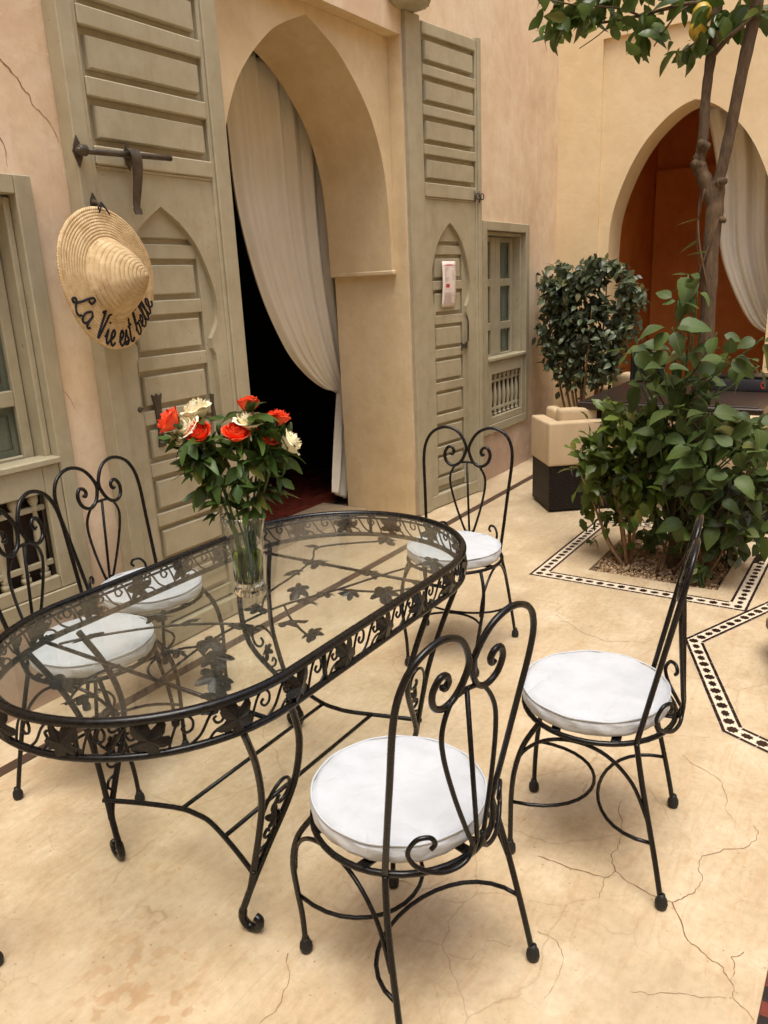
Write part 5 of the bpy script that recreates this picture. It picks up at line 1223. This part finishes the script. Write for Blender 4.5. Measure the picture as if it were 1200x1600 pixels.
tag(mb.build('inner_foliage', 'leaf_shrub', shrub, True, False), kind='stuff')
for (bx, by), tp in (((980, 878), (960, 740)), ((985, 875), (985, 720)), ((975, 878), (935, 790)), ((970, 874), (925, 780)), ((985, 872), (1000, 700)), ((978, 872), (945, 720))):
    b_ = unp(bx, by); b_ = Vector((b_[0], b_[1], -.03)); t_ = atx(*tp, 4.16); md = b_.lerp(t_, .5)+Vector((rn.uniform(-.02, .02), rn.uniform(-.03, .03), 0))
    limb([Q_(b_), Q_(md), Q_(t_)], [.012, .009, .005], 'bark_pale', 'stem', shrub, 5, 7, .05)
limb([Q_(atx(943, 790, 4.12)), Q_(atx(935, 770, 4.1)), Q_(atx(920, 765, 4.08)), Q_(atx(910, 748, 4.05))], [.006, .004], 'bark_pale', 'bare_twig', shrub, 4, 6)
# --- dark dry undergrowth
UB = Vector((4.2, .78, 0)); under = thing('dry_undergrowth', 'tangle of dark reddish leaves and bare twigs at the foot of the lemon tree', 'plant', UB); U_ = lambda p: Vector(p)-UB
DL = [leaf_mesh('leaf', .09, .035, 'leaf_dark', 5, .3, .7, 1.1), leaf_mesh('leaf', .07, .028, 'leaf_dark', 5, .3, .4, 1.1)]
rn = random.Random(61)
for k in range(26):
    b_ = Vector((rn.uniform(4.05, 4.5), rn.uniform(.7, 1.0), -.03)); t_ = atx(rn.uniform(1040, 1200), rn.uniform(720, 840), rn.uniform(3.95, 4.4)); md = b_.lerp(t_, .55)+rvec(rn)*.06
    limb([U_(b_), U_(md), U_(t_)], [.008, .005, .002], 'dry_twig', 'twig', under, 4, 6, .1)
for k in range(190):
    p = atx(rn.gauss(1130, 42), rn.gauss(795, 34), rn.uniform(3.95, 4.4)); d = rvec(rn)+Vector((0, 0, -.5)); put_leaf(rn.choice(DL), under, U_(p), d, toC(p)+rvec(rn)*.8, rn.uniform(.6, 1.2))
# --- low ivy in the bed
def ivy(label, cx_, cy_, n, spread, seed):
    b_ = unp(cx_, cy_+25); B_ = Vector((b_[0], b_[1], -.03)); T = thing('low_ivy', label, 'plant', B_); rn = random.Random(seed)
    for k in range(n):
        p = atx(cx_+rn.gauss(0, spread), cy_+rn.gauss(0, spread*.6), B_.x-.02+rn.uniform(-.06, .08)); p.z = max(.02, p.z)
        limb([(rn.uniform(-.02, .02), rn.uniform(-.02, .02), 0), (p-B_)*.6+Vector((0, 0, .02)), p-B_], [.004, .002], 'stem_green', 'stalk', T, 3, 5)
        d = rvec(rn)*.7+Vector((-.3, -.1, -.35)); put_leaf(BL[rn.choice((2, 3))], T, p-B_, d, Vector((-.4, -.2, .8))+rvec(rn)*.3, rn.uniform(.55, .85))
ivy('low bright green ivy leaves on the gravel beside the shrub stems', 1020, 835, 15, 16, 3)
ivy('low green ivy at the octagon side of the planting bed', 1135, 848, 17, 18, 4)
ivy('tiny yellowish seedling at the gravel edge', 1095, 888, 7, 10, 6)
# --- leafy shrub in the wall corner
FB = Vector((6.45, 2.26, 0)); fic = thing('corner_shrub', 'dark small leaved shrub growing in the corner between the two walls', 'shrub', FB); E_ = lambda p: Vector(p)-FB
rn = random.Random(71); mb = MB(); twm = []
for (px, py) in ((880, 470), (905, 440), (925, 480), (950, 420), (985, 440), (890, 540), (940, 540), (970, 500), (870, 430), (915, 420), (860, 500)):
    t_ = atx(px, py, 6.4+rn.uniform(-.2, .15)); b_ = FB+Vector((rn.uniform(-.04, .04), rn.uniform(-.06, .06), 0)); md = b_.lerp(t_, .5)+rvec(rn)*.05
    o, _ = limb([E_(b_), E_(md), E_(t_)], [.014, .009, .003], 'bark_pale', 'stem', fic, 5, 6, .05)
lv = leaf_mesh('tmp', .070, .038, 'leaf_ficus', 4, .25, .4, 1.15); lvv = [v.co.copy() for v in lv.vertices]; lvf = [tuple(p.vertices) for p in lv.polygons]
zones = [(850, 520, 10, 30, 40), (1000, 465, 8, 20, 30), (930, 408, 16, 6, 40), (880, 418, 14, 8, 40), (855, 440, 10, 10, 30), (885, 455, 26, 22, 260), (915, 435, 30, 16, 200), (865, 470, 14, 34, 170), (890, 500, 28, 22, 200), (935, 480, 22, 22, 130), (950, 418, 26, 9, 120), (982, 450, 14, 22, 140), (980, 500, 16, 26, 110), (925, 530, 28, 26, 120), (868, 550, 16, 34, 110), (945, 570, 22, 26, 120), (962, 530, 16, 28, 90), (900, 585, 30, 28, 110), (885, 540, 22, 26, 110)]
for (cx_, cy_, rx, ry, n) in zones:
    for _ in range(int(n*1.7)):
        a, b = cx_+rn.gauss(0, .52)*rx, cy_+rn.gauss(0, .52)*ry
        if ((a-952)/14)**2+((b-455)/14)**2 < 1: continue
        p = E_(atx(a, b, 6.42+rn.uniform(-.22, .2))); d = rvec(rn)*.8+Vector((-.2, 0, -.45)); m = frame(d, Vector((-.3, -.1, .9))+rvec(rn)*.7); s_ = rn.uniform(.75, 1.25)
        mb.add([p+(m.to_3x3() @ v)*s_ for v in lvv], lvf)
tag(mb.build('foliage', 'leaf_ficus', fic, True, False), kind='stuff')
bpy.data.meshes.remove(lv)

# ================================================================== WICKER SET
def cube_chair(label, p0, rz, L1, L2, back=.70):
    T = thing('wicker_armchair', label, 'armchair', (*p0, 0), rz, 'wicker armchairs round the brown table')
    mb = MB(); mb.cbox(0, L1, 0, L2, .012, .335, .008); mb.build('wicker_base', 'wicker', T)
    for (a, b, c_, d, z1) in ((-.012, L1+.012, -.012, .085, .625), (-.0125, .085, .086, L2, .622), (L1-.085, L1+.0125, .086, L2, .622)):
        mb = MB(); mb.cbox(a, b, c_, d, .33, z1, .014, 3); o = mb.build('canvas_cover', 'beige_canvas', T, 'angle')
    mb = MB(); mb.cbox(.09, L1-.09, .09, L2+.02, .336, .46, .03, 3); mb.build('seat_cushion', 'beige_canvas', T, 'angle')
    mb = MB(); mb.cbox(.095, L1-.095, .09, .19, .465, back, .028, 3); mb.build('back_cushion', 'beige_canvas', T, 'angle')
    mb = MB(); mb.cbox(.09, .17, .2, L2-.01, .465, back-.015, .028, 3); mb.build('arm_cushion', 'beige_canvas', T, 'angle')
    return T
cube_chair('beige covered wicker armchair standing free beside the planting bed', (4.905, 1.925), math.atan2(-.77, .636), .72, .40)
cube_chair('beige covered wicker armchair behind the brown table, before the corner shrub', (6.62, 2.18), R(-90), .62, .5, .74)
cube_chair('beige covered wicker armchair half hidden behind the climber leaves', (5.02, .98), R(-90), .62, .55)
tb2 = thing('wicker_table', 'low dark brown square table with a dark glass top between beige armchairs', 'table', (5.78, 1.29, 0))
mb = MB(); mb.cbox(-.62, .64, -.62, .545, .685, .738, .006); mb.build('table_top', 'table_lacquer', tb2)
mb = MB(); mb.cbox(-.58, .60, -.58, .505, .7385, .744, .002); mb.build('glass_plate', 'table_lacquer', tb2)
for sx_ in (-1, 1):
    for sy in (-1, 1):
        mb = MB(); mb.cbox(sx_*.52-.06, sx_*.52+.06, sy*.47-.08, sy*.47+.04, 0, .684, .006); mb.build('leg', 'wicker', tb2)
bx_ = thing('grey_case', 'dark grey case with a small red ring mark lying on the brown table', 'case', (6.0, .93, .7445))
mb = MB(); mb.cbox(-.12, .12, -.20, .20, 0, .085, .012, 2); mb.build('body', 'grey_plastic', bx_, 'angle')
mb = MB(); mb.cbox(-.115, .115, -.195, .195, .0855, .105, .008, 2); mb.build('lid', 'black_plastic', bx_, 'angle')
mb = MB(); mb.tube([(-.1215, -.15+.014*math.cos(a*PI/8), .045+.020*math.sin(a*PI/8)) for a in range(16)], .004, 6, True); mb.build('ring_mark', 'logo_red', bx_)
bd = thing('black_panel', 'small black framed panel standing on the brown table behind the leaves', 'panel', (6.25, 1.66, .7445), R(8))
mb = MB(); mb.cbox(-.012, .012, -.13, .13, 0, .24, .004); mb.build('board', 'black_plastic', bd)
mb = MB(); mb.tube([(-.014, -.115, .015), (-.014, .115, .015), (-.014, .115, .225), (-.014, -.115, .225)], .006, 6, True); mb.build('frame', 'grey_plastic', bd)
